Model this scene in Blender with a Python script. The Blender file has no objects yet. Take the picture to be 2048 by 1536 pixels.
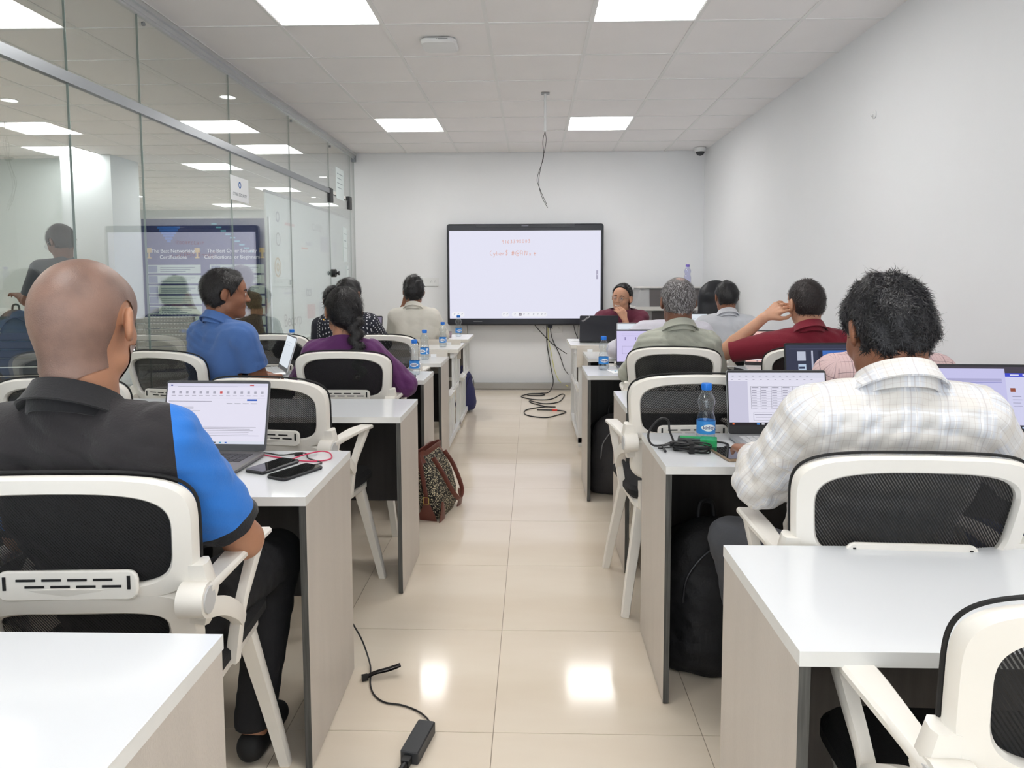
import bpy, math, random
import numpy as np
from mathutils import Vector, Matrix, Euler
random.seed(4)
D = bpy.data
SC = bpy.context.scene
COL = SC.collection

# ---------------------------------------------------------------- camera
cam_d = D.cameras.new('camera')
cam = D.objects.new('camera', cam_d)
COL.objects.link(cam)
cam_d.sensor_fit = 'HORIZONTAL'
cam_d.sensor_width = 36.0
cam_d.lens = 1422.35 / 2048 * 36.0
cam_d.shift_y = -(768 - 667.46) / 2048
cam_d.clip_start = 0.02
cam_d.clip_end = 60
_yaw, _pitch, _roll = 0.0281, 0.0772, 0.0029
cam.matrix_world = (Matrix.Translation((0, 0, 1.306)) @ Matrix.Rotation(_yaw, 4, 'Z')
                    @ Matrix.Rotation(math.pi / 2 - _pitch, 4, 'X') @ Matrix.Rotation(-_roll, 4, 'Z'))
SC.camera = cam

# ---------------------------------------------------------------- world, exposure
world = D.worlds.new('world')
SC.world = world
world.use_nodes = True
world.node_tree.nodes['Background'].inputs[0].default_value = (0.9, 0.95, 1.0, 1)
world.node_tree.nodes['Background'].inputs[1].default_value = 3.0
SC.view_settings.view_transform = 'Standard'
SC.view_settings.look = 'None'
SC.view_settings.exposure = 0.0
SC.view_settings.gamma = 1.0
SC.view_settings.use_curve_mapping = False
PANEL_STRENGTH = 17.0
SCREEN = 0.92
cy = SC.cycles
cy.max_bounces = 8
cy.diffuse_bounces = 5
cy.glossy_bounces = 4
cy.transmission_bounces = 8
cy.transparent_max_bounces = 24
cy.caustics_reflective = False
cy.caustics_refractive = False
cy.sample_clamp_indirect = 6.0
cy.use_denoising = True
cy.use_adaptive_sampling = True
cy.adaptive_threshold = 0.04

# ---------------------------------------------------------------- materials
_mats = {}
def lin(c):
    """sRGB 0-255 triple to linear rgba"""
    o = []
    for v in c:
        v = v / 255.0
        o.append(v / 12.92 if v <= 0.04045 else ((v + 0.055) / 1.055) ** 2.4)
    return (o[0], o[1], o[2], 1.0)

def base_mat(name):
    m = D.materials.new(name)
    m.use_nodes = True
    nt = m.node_tree
    b = nt.nodes['Principled BSDF']
    return m, nt, b

def mat(name, rgb, rough=0.5, metal=0.0, var=0.0, vscale=6.0, bump=0.0, bscale=60.0, stretch=None,
        coat=0.0, spec=0.5, rgb2=None, sheen=0.0):
    if name in _mats:
        return _mats[name]
    m, nt, b = base_mat(name)
    N, L = nt.nodes, nt.links
    b.inputs['Roughness'].default_value = rough
    b.inputs['Metallic'].default_value = metal
    b.inputs['Specular IOR Level'].default_value = spec
    if coat: b.inputs['Coat Weight'].default_value = coat; b.inputs['Coat Roughness'].default_value = 0.08
    if sheen: b.inputs['Sheen Weight'].default_value = sheen
    c = lin(rgb)
    tc = N.new('ShaderNodeTexCoord')
    mp = N.new('ShaderNodeMapping')
    L.new(tc.outputs['Object'], mp.inputs[0])
    if stretch: mp.inputs['Scale'].default_value = stretch
    if var > 0 or rgb2:
        nz = N.new('ShaderNodeTexNoise')
        nz.inputs['Scale'].default_value = vscale
        nz.inputs['Detail'].default_value = 5
        L.new(mp.outputs[0], nz.inputs['Vector'])
        mx = N.new('ShaderNodeMix'); mx.data_type = 'RGBA'
        c2 = lin(rgb2) if rgb2 else tuple(max(0, v * (1 - var)) for v in c[:3]) + (1,)
        mx.inputs[6].default_value = c
        mx.inputs[7].default_value = c2
        cr = N.new('ShaderNodeMapRange')
        cr.inputs['From Min'].default_value = 0.35
        cr.inputs['From Max'].default_value = 0.65
        L.new(nz.outputs[0], cr.inputs[0])
        L.new(cr.outputs[0], mx.inputs[0])
        L.new(mx.outputs[2], b.inputs['Base Color'])
    else:
        b.inputs['Base Color'].default_value = c
    if bump > 0:
        n2 = N.new('ShaderNodeTexNoise')
        n2.inputs['Scale'].default_value = bscale
        n2.inputs['Detail'].default_value = 3
        L.new(mp.outputs[0], n2.inputs['Vector'])
        bp = N.new('ShaderNodeBump')
        bp.inputs['Strength'].default_value = bump
        bp.inputs['Distance'].default_value = 0.004
        L.new(n2.outputs[0], bp.inputs['Height'])
        L.new(bp.outputs[0], b.inputs['Normal'])
    _mats[name] = m
    return m

def emit(rgb, s=None):
    """a lit patch of a display"""
    s = SCREEN if s is None else s
    key = 'lit_%d_%d_%d_%.2f' % (rgb[0], rgb[1], rgb[2], s)
    if key in _mats: return _mats[key]
    m = D.materials.new(key); m.use_nodes = True
    nt = m.node_tree
    b = nt.nodes['Principled BSDF']
    b.inputs['Base Color'].default_value = (0.01, 0.01, 0.01, 1)
    b.inputs['Roughness'].default_value = 0.35
    b.inputs['Specular IOR Level'].default_value = 0.2
    b.inputs['Emission Color'].default_value = lin(rgb)
    b.inputs['Emission Strength'].default_value = s
    _mats[key] = m
    return m

def flat(rgb):
    key = 'print_%d_%d_%d' % tuple(rgb)
    return mat(key, rgb, 0.6)

def glass_mat(name, tint, refl=1.0, rough=0.0, frost=0.0, frost_rgb=(225, 232, 230)):
    """thin pane: clear transmission plus Schlick mirror reflection"""
    if name in _mats: return _mats[name]
    m = D.materials.new(name); m.use_nodes = True
    nt = m.node_tree; N, L = nt.nodes, nt.links
    for n in list(N): N.remove(n)
    out = N.new('ShaderNodeOutputMaterial')
    tr = N.new('ShaderNodeBsdfTransparent'); tr.inputs[0].default_value = (*tint, 1)
    gl = N.new('ShaderNodeBsdfGlossy'); gl.inputs['Roughness'].default_value = rough
    lw = N.new('ShaderNodeLayerWeight'); lw.inputs[0].default_value = 0.5
    pw = N.new('ShaderNodeMath'); pw.operation = 'POWER'; pw.inputs[1].default_value = 4.2
    ml = N.new('ShaderNodeMath'); ml.operation = 'MULTIPLY_ADD'
    ml.inputs[1].default_value = 0.95 * refl; ml.inputs[2].default_value = 0.045 * refl
    ml.use_clamp = True
    mx = N.new('ShaderNodeMixShader')
    L.new(lw.outputs['Facing'], pw.inputs[0]); L.new(pw.outputs[0], ml.inputs[0])
    L.new(ml.outputs[0], mx.inputs[0]); L.new(gl.outputs[0], mx.inputs[2])
    if frost > 0:
        df = N.new('ShaderNodeBsdfDiffuse'); df.inputs[0].default_value = lin(frost_rgb)
        tl = N.new('ShaderNodeBsdfTranslucent'); tl.inputs[0].default_value = lin(frost_rgb)
        m1 = N.new('ShaderNodeMixShader'); m1.inputs[0].default_value = 0.4
        L.new(df.outputs[0], m1.inputs[1]); L.new(tl.outputs[0], m1.inputs[2])
        m2 = N.new('ShaderNodeMixShader'); m2.inputs[0].default_value = frost
        L.new(tr.outputs[0], m2.inputs[1]); L.new(m1.outputs[0], m2.inputs[2])
        L.new(m2.outputs[0], mx.inputs[1])
    else:
        L.new(tr.outputs[0], mx.inputs[1])
    L.new(mx.outputs[0], out.inputs[0])
    _mats[name] = m
    return m

def mesh_weave(name, rgb, open_=0.35, scale=420, rot=0.6):
    """open black net: fine stripes of holes in a thin cloth"""
    if name in _mats: return _mats[name]
    m, nt, b = base_mat(name); N, L = nt.nodes, nt.links
    b.inputs['Base Color'].default_value = lin(rgb); b.inputs['Roughness'].default_value = 0.8
    out = N['Material Output']
    tc = N.new('ShaderNodeTexCoord')
    w = N.new('ShaderNodeTexWave'); w.bands_direction = 'X'; w.inputs['Scale'].default_value = scale / 20.0
    mp = N.new('ShaderNodeMapping'); mp.inputs['Rotation'].default_value = (0, rot, 0)
    mp.inputs['Scale'].default_value = (3.0, 3.0, 3.0)
    L.new(tc.outputs['Object'], mp.inputs[0]); L.new(mp.outputs[0], w.inputs[0])
    mr = N.new('ShaderNodeMapRange'); mr.inputs['From Min'].default_value = 0.55; mr.inputs['From Max'].default_value = 0.8
    mr.inputs['To Max'].default_value = open_
    L.new(w.outputs['Fac'], mr.inputs[0])
    tr = N.new('ShaderNodeBsdfTransparent'); mx = N.new('ShaderNodeMixShader')
    L.new(mr.outputs[0], mx.inputs[0]); L.new(b.outputs[0], mx.inputs[1]); L.new(tr.outputs[0], mx.inputs[2])
    L.new(mx.outputs[0], out.inputs[0])
    _mats[name] = m
    return m

def mathn(N, L, op, a, b=None, c=None):
    n = N.new('ShaderNodeMath'); n.operation = op
    for i, v in enumerate((a, b, c)):
        if v is None: continue
        if isinstance(v, (int, float)): n.inputs[i].default_value = v
        else: L.new(v, n.inputs[i])
    return n.outputs[0]

def plaid_mat(name, base, bands, rough=0.85, zoff=0.0, bump=0.25):
    """woven checks. bands: (axis 'x'/'z', period, offset, halfwidth, rgb, strength)"""
    if name in _mats: return _mats[name]
    m, nt, b = base_mat(name); N, L = nt.nodes, nt.links
    b.inputs['Roughness'].default_value = rough; b.inputs['Specular IOR Level'].default_value = 0.2
    uv = N.new('ShaderNodeUVMap'); uv.uv_map = 'cloth'
    sp = N.new('ShaderNodeSeparateXYZ'); L.new(uv.outputs[0], sp.inputs[0])
    col = None
    for ax, per, off, hw, rgb, st in bands:
        s = sp.outputs[0] if ax == 'x' else sp.outputs[1]
        f = mathn(N, L, 'FRACT', mathn(N, L, 'MULTIPLY_ADD', s, 1.0 / per, off + 50))
        d = mathn(N, L, 'ABSOLUTE', mathn(N, L, 'SUBTRACT', f, 0.5))
        k = N.new('ShaderNodeMapRange')
        k.inputs['From Min'].default_value = hw / per; k.inputs['From Max'].default_value = hw / per * 0.75
        k.inputs['To Max'].default_value = st
        L.new(d, k.inputs[0])
        mx = N.new('ShaderNodeMix'); mx.data_type = 'RGBA'
        L.new(k.outputs[0], mx.inputs[0])
        if col is None: mx.inputs[6].default_value = lin(base)
        else: L.new(col, mx.inputs[6])
        mx.inputs[7].default_value = lin(rgb)
        col = mx.outputs[2]
    L.new(col, b.inputs['Base Color'])
    nz = N.new('ShaderNodeTexNoise'); nz.inputs['Scale'].default_value = 22
    tc = N.new('ShaderNodeTexCoord'); L.new(tc.outputs['Object'], nz.inputs['Vector'])
    bp = N.new('ShaderNodeBump'); bp.inputs['Strength'].default_value = bump; bp.inputs['Distance'].default_value = 0.006
    L.new(nz.outputs[0], bp.inputs['Height']); L.new(bp.outputs[0], b.inputs['Normal'])
    _mats[name] = m
    return m

def dots_mat(name, base, dot, scale):
    m, nt, b = base_mat(name); N, L = nt.nodes, nt.links
    b.inputs['Roughness'].default_value = 0.85
    uv = N.new('ShaderNodeUVMap'); uv.uv_map = 'cloth'
    sp = N.new('ShaderNodeSeparateXYZ'); L.new(uv.outputs[0], sp.inputs[0])
    fx = mathn(N, L, 'SUBTRACT', mathn(N, L, 'FRACT', mathn(N, L, 'MULTIPLY_ADD', sp.outputs[0], scale, 50)), 0.5)
    fz = mathn(N, L, 'SUBTRACT', mathn(N, L, 'FRACT', mathn(N, L, 'MULTIPLY_ADD', sp.outputs[1], scale, 50)), 0.5)
    r = mathn(N, L, 'ADD', mathn(N, L, 'MULTIPLY', fx, fx), mathn(N, L, 'MULTIPLY', fz, fz))
    k = mathn(N, L, 'LESS_THAN', r, 0.035)
    mx = N.new('ShaderNodeMix'); mx.data_type = 'RGBA'
    mx.inputs[6].default_value = lin(base); mx.inputs[7].default_value = lin(dot)
    L.new(k, mx.inputs[0]); L.new(mx.outputs[2], b.inputs['Base Color'])
    return m

M_WALL = mat('painted_wall', (240, 241, 243), 0.75, var=0.02, vscale=1.2, bump=0.05, bscale=90, spec=0.25)
M_CEIL = mat('ceiling_tile_board', (246, 244, 244), 0.9, var=0.02, vscale=2.0, bump=0.08, bscale=260, spec=0.1)
M_TBAR = mat('grid_bar_paint', (236, 236, 235), 0.5)
M_FLOOR = mat('vitrified_tile', (229, 218, 202), 0.10, var=0.06, vscale=1.6, stretch=(0.5, 2.2, 1), spec=0.30, rgb2=(221, 208, 190))
M_GROUT = mat('grout', (150, 138, 122), 0.9)
M_ALU = mat('aluminium_channel', (205, 207, 208), 0.35, metal=0.6)
M_ALU_D = mat('dark_aluminium', (150, 154, 158), 0.35, metal=0.7)
M_BLACK = mat('black_plastic', (20, 20, 22), 0.4)
M_BLACKR = mat('matt_black', (14, 14, 16), 0.7)
M_WHITEP = mat('white_chair_plastic', (236, 232, 225), 0.38, var=0.035, vscale=7, bump=0.03, bscale=30)
M_DESKTOP = mat('white_desktop_laminate', (224, 227, 231), 0.13, var=0.015, vscale=3, spec=0.5)
M_EDGE = mat('desktop_edge_band', (228, 228, 226), 0.4, var=0.08, vscale=9)
M_VENEER = mat('greige_wood_veneer', (198, 190, 182), 0.36, var=0.06, vscale=4.0, stretch=(4, 4, 0.6), bump=0.25, bscale=160)
M_DARKW = mat('dark_wenge_board', (46, 42, 42), 0.42, var=0.35, vscale=5.0, stretch=(9, 9, 0.4), bump=0.08, bscale=60)
M_EDGED = mat('dark_edge_grain', (86, 86, 84), 0.45, var=0.5, vscale=14, stretch=(12, 12, 0.5))
M_MESH = mesh_weave('chair_net', (18, 18, 20), 0.30)
M_SEAT = mat('black_seat_fabric', (24, 24, 26), 0.9, bump=0.3, bscale=300)
M_CREAM = mat('cream_bench_laminate', (232, 229, 220), 0.4, var=0.05, vscale=5)
M_PANELW = mat('pale_ply_panel', (212, 205, 194), 0.5, var=0.06, vscale=6, stretch=(0.5, 5, 5))
M_BWHITE = mat('white_powder_coat', (232, 233, 233), 0.4)
M_CHROME = mat('chrome', (225, 226, 228), 0.12, metal=1.0)
M_GREY = mat('grey_plastic', (150, 151, 152), 0.45)
M_PAPER = mat('paper', (242, 243, 244), 0.8)
M_GLASS = glass_mat('partition_glass', (0.955, 0.975, 0.968), 2.0)
M_GEDGE = mat('glass_edge', (140, 158, 152), 0.2)
M_PET = glass_mat('clear_pet', (0.93, 0.96, 0.98), 1.6)
M_PETV = glass_mat('violet_pet', (0.82, 0.82, 0.96), 1.6)
# ---------------------------------------------------------------- objects and meshes
def tag(o, label=None, cat=None, group=None, kind=None):
    if label: o['label'] = label
    if cat: o['category'] = cat
    if group: o['group'] = group
    if kind: o['kind'] = kind
    return o

def empty(name, loc=(0, 0, 0), rz=0.0, parent=None):
    o = D.objects.new(name, None)
    o.empty_display_size = 0.1
    COL.objects.link(o)
    o.location = loc
    o.rotation_euler = (0, 0, rz)
    if parent: o.parent = parent
    return o

def link(name, me, mats, parent=None):
    o = D.objects.new(name, me)
    COL.objects.link(o)
    if mats is not None and len(me.materials) == 0:
        for m in (mats if isinstance(mats, (list, tuple)) else [mats]):
            me.materials.append(m)
    if parent: o.parent = parent
    return o

class MB:
    """collects simple shapes and links them as one mesh object"""
    def __init__(s): s.v = []; s.f = []; s.mi = []; s.sm = []
    def add(s, vs, fs, mi=0, smooth=False, M=None):
        b = len(s.v)
        for p in vs:
            p = Vector(p)
            s.v.append(tuple(M @ p) if M else tuple(p))
        for i, f in enumerate(fs):
            s.f.append(tuple(b + k for k in f))
            s.mi.append(mi[i] if isinstance(mi, (list, tuple)) else mi); s.sm.append(smooth)
        return s
    def box(s, x0, y0, z0, x1, y1, z1, mi=0, M=None):
        """mi may be six values: -x +x -y +y -z +z"""
        vs = [(x0, y0, z0), (x1, y0, z0), (x1, y1, z0), (x0, y1, z0), (x0, y0, z1), (x1, y0, z1), (x1, y1, z1), (x0, y1, z1)]
        fs = [(0, 4, 7, 3), (1, 2, 6, 5), (0, 1, 5, 4), (3, 7, 6, 2), (0, 3, 2, 1), (4, 5, 6, 7)]
        return s.add(vs, fs, mi, False, M)
    def rbox(s, x0, y0, z0, x1, y1, z1, r=0.005, mi=0, seg=3, M=None):
        """box rounded in plan (vertical edges) with a small top and bottom chamfer"""
        c = min(r * 0.5, (z1 - z0) * 0.3)
        rings = []
        for z, ins in ((z0, c), (z0 + c, 0), (z1 - c, 0), (z1, c)):
            ring = []
            for cx, cyy, a0 in ((x1 - r, y1 - r, 0), (x0 + r, y1 - r, 90), (x0 + r, y0 + r, 180), (x1 - r, y0 + r, 270)):
                for k in range(seg + 1):
                    a = math.radians(a0 + 90 * k / seg)
                    ring.append((cx + (r - ins) * math.cos(a), cyy + (r - ins) * math.sin(a), z))
            rings.append(ring)
        return s.loft(rings, True, True, mi, False, M)
    def loft(s, rings, cap0=True, cap1=True, mi=0, smooth=True, M=None, closed=True):
        n = len(rings[0]); vs = [p for r in rings for p in r]; fs = []
        for j in range(len(rings) - 1):
            for i in range(n if closed else n - 1):
                k = (i + 1) % n
                fs.append((j * n + i, j * n + k, (j + 1) * n + k, (j + 1) * n + i))
        if cap0: fs.append(tuple(range(n - 1, -1, -1)))
        if cap1: fs.append(tuple(range((len(rings) - 1) * n, len(rings) * n)))
        return s.add(vs, fs, mi, smooth, M)
    def lathe(s, prof, seg=24, mi=0, M=None, smooth=True, cap0=False, cap1=False):
        rings = [[(r * math.cos(2 * math.pi * k / seg), r * math.sin(2 * math.pi * k / seg), z) for k in range(seg)] for r, z in prof]
        return s.loft(rings, cap0, cap1, mi, smooth, M)
    def tube(s, pts, r, seg=8, mi=0, M=None, smooth=True, r1=None):
        pts = [Vector(p) for p in pts]; rings = []
        n = len(pts); up = None
        for i, p in enumerate(pts):
            t = (pts[min(i + 1, n - 1)] - pts[max(i - 1, 0)]).normalized()
            if up is None:
                up = Vector((0, 0, 1)) if abs(t.z) < 0.9 else Vector((1, 0, 0))
            a = t.cross(up)
            if a.length < 1e-4: a = t.cross(Vector((0, 1, 0)))
            a.normalize(); b = a.cross(t).normalized(); up = b
            rr = r if r1 is None else r + (r1 - r) * i / (n - 1)
            rings.append([tuple(p + a * rr * math.cos(2 * math.pi * k / seg) + b * rr * math.sin(2 * math.pi * k / seg)) for k in range(seg)])
        return s.loft(rings, True, True, mi, smooth, M)
    def sweep(s, pts, ws, ts, side, mi=0, M=None, smooth=True):
        """flat rounded strip along pts; ws widths along side, ts thicknesses"""
        pts = [Vector(p) for p in pts]; n = len(pts); rings = []
        for i, p in enumerate(pts):
            t = (pts[min(i + 1, n - 1)] - pts[max(i - 1, 0)]).normalized()
            sd = Vector(side[i] if isinstance(side, list) else side)
            sd = (sd - t * sd.dot(t)).normalized(); nn = t.cross(sd)
            w, h = ws[i] / 2, ts[i] / 2
            ring = []
            for a, b in ((-1, -.45), (-.8, -1), (.8, -1), (1, -.45), (1, .45), (.8, 1), (-.8, 1), (-1, .45)):
                ring.append(tuple(p + sd * w * a + nn * h * b))
            rings.append(ring)
        return s.loft(rings, True, True, mi, smooth, M)
    def ball(s, c, r, seg=12, mi=0, M=None):
        r = r if isinstance(r, (tuple, list)) else (r, r, r)
        rings = []
        for j in range(1, seg // 2):
            a = math.pi * j / (seg // 2)
            rings.append([(c[0] + r[0] * math.sin(a) * math.cos(2 * math.pi * k / seg), c[1] + r[1] * math.sin(a) * math.sin(2 * math.pi * k / seg), c[2] - r[2] * math.cos(a)) for k in range(seg)])
        return s.loft(rings, True, True, mi, True, M)
    def mesh(s, name):
        me = D.meshes.new(name)
        me.from_pydata(s.v, [], s.f)
        me.polygons.foreach_set('material_index', s.mi)
        me.polygons.foreach_set('use_smooth', s.sm)
        me.update()
        if any(s.sm): me.set_sharp_from_angle(angle=math.radians(38))
        return me
    def build(s, name, mats, parent=None):
        return link(name, s.mesh(name), mats, parent)

def bez(pts, n=40):
    """Catmull-Rom through the points"""
    P = [Vector(p) for p in pts]; P = [2 * P[0] - P[1]] + P + [2 * P[-1] - P[-2]]
    out = []; k = len(P) - 3; per = max(2, n // k)
    for i in range(k):
        p0, p1, p2, p3 = P[i:i + 4]
        for j in range(per):
            t = j / per
            out.append(0.5 * ((2 * p1) + (p2 - p0) * t + (2 * p0 - 5 * p1 + 4 * p2 - p3) * t * t + (3 * p1 - p0 - 3 * p2 + p3) * t ** 3))
    out.append(P[-2])
    return out

def copy_tree(o, parent=None):
    c = o.copy(); COL.objects.link(c); c.parent = parent
    for ch in list(o.children): copy_tree(ch, c)
    return c

def text(s, size, m, parent=None, name='lettering', M=None, align='CENTER', ext=0.0, bold=0.0):
    cu = D.curves.new(name, 'FONT'); cu.body = s; cu.size = size
    cu.align_x = align; cu.align_y = 'CENTER'; cu.extrude = ext; cu.resolution_u = 3; cu.offset = bold
    tmp = D.objects.new(name, cu)
    me = D.meshes.new_from_object(tmp)
    D.objects.remove(tmp)
    me.materials.clear()
    o = link(name, me, m, parent)
    if M is not None: o.matrix_local = M
    return o

def quads(name, items, M, parent=None, lit=True, lift=0.0004):
    """flat print or display picture: items (u0,v0,u1,v1,rgb[,layer]) in metres, xy plane of M"""
    mb = MB(); mats = []; idx = {}
    for n, it in enumerate(items):
        u0, v0, u1, v1, c = it[:5]; ly = it[5] if len(it) > 5 else 1
        if c not in idx:
            idx[c] = len(mats); mats.append(emit(c) if lit else flat(c))
        z = ly * lift
        mb.add([(u0, v0, z), (u1, v0, z), (u1, v1, z), (u0, v1, z)], [(0, 1, 2, 3)], idx[c])
    o = mb.build(name, mats, parent)
    o.matrix_local = M
    return o

# ---------------------------------------------------------------- signed-distance bodies
def sm(a, b, k):
    if k <= 0: return np.minimum(a, b)
    h = np.clip(0.5 + 0.5 * (b - a) / k, 0, 1)
    return b + (a - b) * h - k * h * (1 - h)

class Field:
    def __init__(s, lo, hi, h):
        s.lo = np.array(lo, float); s.h = h
        s.n = np.maximum(4, np.ceil((np.array(hi) - s.lo) / h).astype(int) + 1)
        s.F = np.full(tuple(s.n), 1.0, np.float32)
    def region(s, lo, hi):
        i0 = np.clip(np.floor((np.array(lo) - s.lo) / s.h).astype(int), 0, s.n)
        i1 = np.clip(np.ceil((np.array(hi) - s.lo) / s.h).astype(int) + 1, 0, s.n)
        if np.any(i1 <= i0): return None
        sl = tuple(slice(a, b) for a, b in zip(i0, i1))
        ax = [(s.lo[d] + s.h * np.arange(i0[d], i1[d])).astype(np.float32) for d in range(3)]
        return sl, ax[0][:, None, None], ax[1][None, :, None], ax[2][None, None, :]
    def put(s, sl, d, k, sub):
        if sub: s.F[sl] = -sm(-s.F[sl], d, k)
        else: s.F[sl] = sm(s.F[sl], d, k)
    def cap(s, a, b, ra, rb, k=0.02, sub=False, off=0.0, flat=None):
        """tapered capsule; flat=(unit dir, factor) squashes it along that direction"""
        a = np.array(a, float); b = np.array(b, float); ra += off; rb += off
        m = max(ra, rb) + k + 3 * s.h
        r = s.region(np.minimum(a, b) - m, np.maximum(a, b) + m)
        if r is None: return
        sl, X, Y, Z = r
        ab = b - a
        px, py, pz = X - a[0], Y - a[1], Z - a[2]
        den = float(ab @ ab) + 1e-9
        t = np.clip((px * ab[0] + py * ab[1] + pz * ab[2]) / den, 0, 1)
        qx, qy, qz = px - t * ab[0], py - t * ab[1], pz - t * ab[2]
        d2 = qx * qx + qy * qy + qz * qz
        if flat is not None:
            n, fct = np.array(flat[0], float), flat[1]
            dn = qx * n[0] + qy * n[1] + qz * n[2]
            d2 = d2 + dn * dn * (1.0 / fct ** 2 - 1)
            d = (np.sqrt(d2) - (ra + (rb - ra) * t)) * (0.5 + 0.5 * fct)
        else:
            d = np.sqrt(d2) - (ra + (rb - ra) * t)
        s.put(sl, d.astype(np.float32), k, sub)
    def ell(s, c, rad, R=None, k=0.02, sub=False, off=0.0, cut=None):
        c = np.array(c, float); rad = np.array(rad, float) + off
        m = rad.max() + k + 3 * s.h
        r = s.region(c - m, c + m)
        if r is None: return
        sl, X, Y, Z = r
        px, py, pz = X - c[0], Y - c[1], Z - c[2]
        if R is not None:
            R = np.array(R)
            px, py, pz = (R[0][0] * px + R[1][0] * py + R[2][0] * pz, R[0][1] * px + R[1][1] * py + R[2][1] * pz, R[0][2] * px + R[1][2] * py + R[2][2] * pz)
        k0 = np.sqrt((px / rad[0]) ** 2 + (py / rad[1]) ** 2 + (pz / rad[2]) ** 2)
        k1 = np.sqrt((px / rad[0] ** 2) ** 2 + (py / rad[1] ** 2) ** 2 + (pz / rad[2] ** 2) ** 2) + 1e-6
        d = k0 * (k0 - 1) / k1
        if cut is not None: d = np.maximum(d, cut(px, py, pz))
        s.put(sl, d.astype(np.float32), k, sub)
    def plane(s, p, n, k=0.0, keep_in=None):
        """remove everything on the +n side of the plane through p (within radius keep_in of p when given)"""
        n = np.array(n, float); n /= np.linalg.norm(n)
        r = s.region(s.lo, s.lo + s.h * s.n)
        sl, X, Y, Z = r
        d = (X - p[0]) * n[0] + (Y - p[1]) * n[1] + (Z - p[2]) * n[2]
        if keep_in is not None:
            q = np.sqrt((X - p[0]) ** 2 + (Y - p[1]) ** 2 + (Z - p[2]) ** 2) - keep_in
            d = np.minimum(d, -q)
        s.F = -sm(-s.F, -d.astype(np.float32), k)
    def fn(s, f):
        r = s.region(s.lo, s.lo + s.h * s.n)
        s.F = f(s.F, r[1], r[2], r[3]).astype(np.float32)
    def mesh(s, name, smooth_it=1):
        F = s.F; h = s.h; n = F.shape
        F[0] = F[-1] = 1; F[:, 0] = F[:, -1] = 1; F[:, :, 0] = F[:, :, -1] = 1
        I = F < 0
        c = np.zeros((n[0] - 1, n[1] - 1, n[2] - 1), np.uint8)
        offs = [(i, j, k) for i in (0, 1) for j in (0, 1) for k in (0, 1)]
        for i, j, k in offs: c += I[i:n[0] - 1 + i, j:n[1] - 1 + j, k:n[2] - 1 + k]
        mix = (c > 0) & (c < 8)
        idx = np.argwhere(mix)
        if len(idx) == 0:
            return D.meshes.new(name)
        vid = np.full(mix.shape, -1, np.int64); vid[mix] = np.arange(len(idx))
        cv = np.stack([F[idx[:, 0] + i, idx[:, 1] + j, idx[:, 2] + k] for i, j, k in offs], 1)
        P = np.zeros((len(idx), 3)); cnt = np.zeros(len(idx))
        for a in range(8):
            for b in range(a + 1, 8):
                df = np.abs(np.array(offs[a]) - np.array(offs[b])).sum()
                if df != 1: continue
                va, vb = cv[:, a], cv[:, b]
                x = (va < 0) != (vb < 0)
                t = np.where(x, va / np.where(x, va - vb, 1), 0)
                pos = np.array(offs[a])[None] + t[:, None] * (np.array(offs[b]) - np.array(offs[a]))[None]
                P += np.where(x[:, None], pos, 0); cnt += x
        P = (P / cnt[:, None] + idx) * h + s.lo
        fs = []
        A = I[:-1] != I[1:]
        q = np.argwhere(A[:, 1:-1, 1:-1]) + np.array([0, 1, 1])
        def quad(q, d1, d2, ax):
            o = [vid[tuple((q - np.array(x)).T)] for x in ((0, 0, 0), d1, tuple(np.array(d1) + d2), d2)]
            Q = np.stack(o, 1)
            fl = I[tuple(q.T)]
            Q[~fl] = Q[~fl][:, ::-1]
            return Q
        fs.append(quad(q, (0, 1, 0), (0, 0, 1), 0))
        A = I[:, :-1] != I[:, 1:]
        q = np.argwhere(A[1:-1, :, 1:-1]) + np.array([1, 0, 1])
        fs.append(quad(q, (0, 0, 1), (1, 0, 0), 1))
        A = I[:, :, :-1] != I[:, :, 1:]
        q = np.argwhere(A[1:-1, 1:-1, :]) + np.array([1, 1, 0])
        fs.append(quad(q, (1, 0, 0), (0, 1, 0), 2))
        Q = np.concatenate(fs)
        Q = Q[(Q >= 0).all(1)]
        for _ in range(smooth_it):
            acc = np.zeros_like(P); w = np.zeros(len(P))
            for a in range(4):
                b = (a + 1) % 4
                np.add.at(acc, Q[:, a], P[Q[:, b]]); np.add.at(w, Q[:, a], 1)
                np.add.at(acc, Q[:, b], P[Q[:, a]]); np.add.at(w, Q[:, b], 1)
            P = 0.5 * P + 0.5 * acc / np.maximum(w, 1)[:, None]
        if name is None: return P, Q
        return raw_mesh(name, P, Q)

def raw_mesh(name, P, Q):
        k = Q.shape[1]
        me = D.meshes.new(name)
        me.vertices.add(len(P)); me.vertices.foreach_set('co', P.astype(np.float32).ravel())
        me.loops.add(len(Q) * k); me.loops.foreach_set('vertex_index', Q.astype(np.int32).ravel())
        me.polygons.add(len(Q)); me.polygons.foreach_set('loop_start', (np.arange(len(Q)) * k).astype(np.int32))
        me.polygons.foreach_set('use_smooth', np.ones(len(Q), bool))
        me.update(calc_edges=True)
        return me

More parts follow.
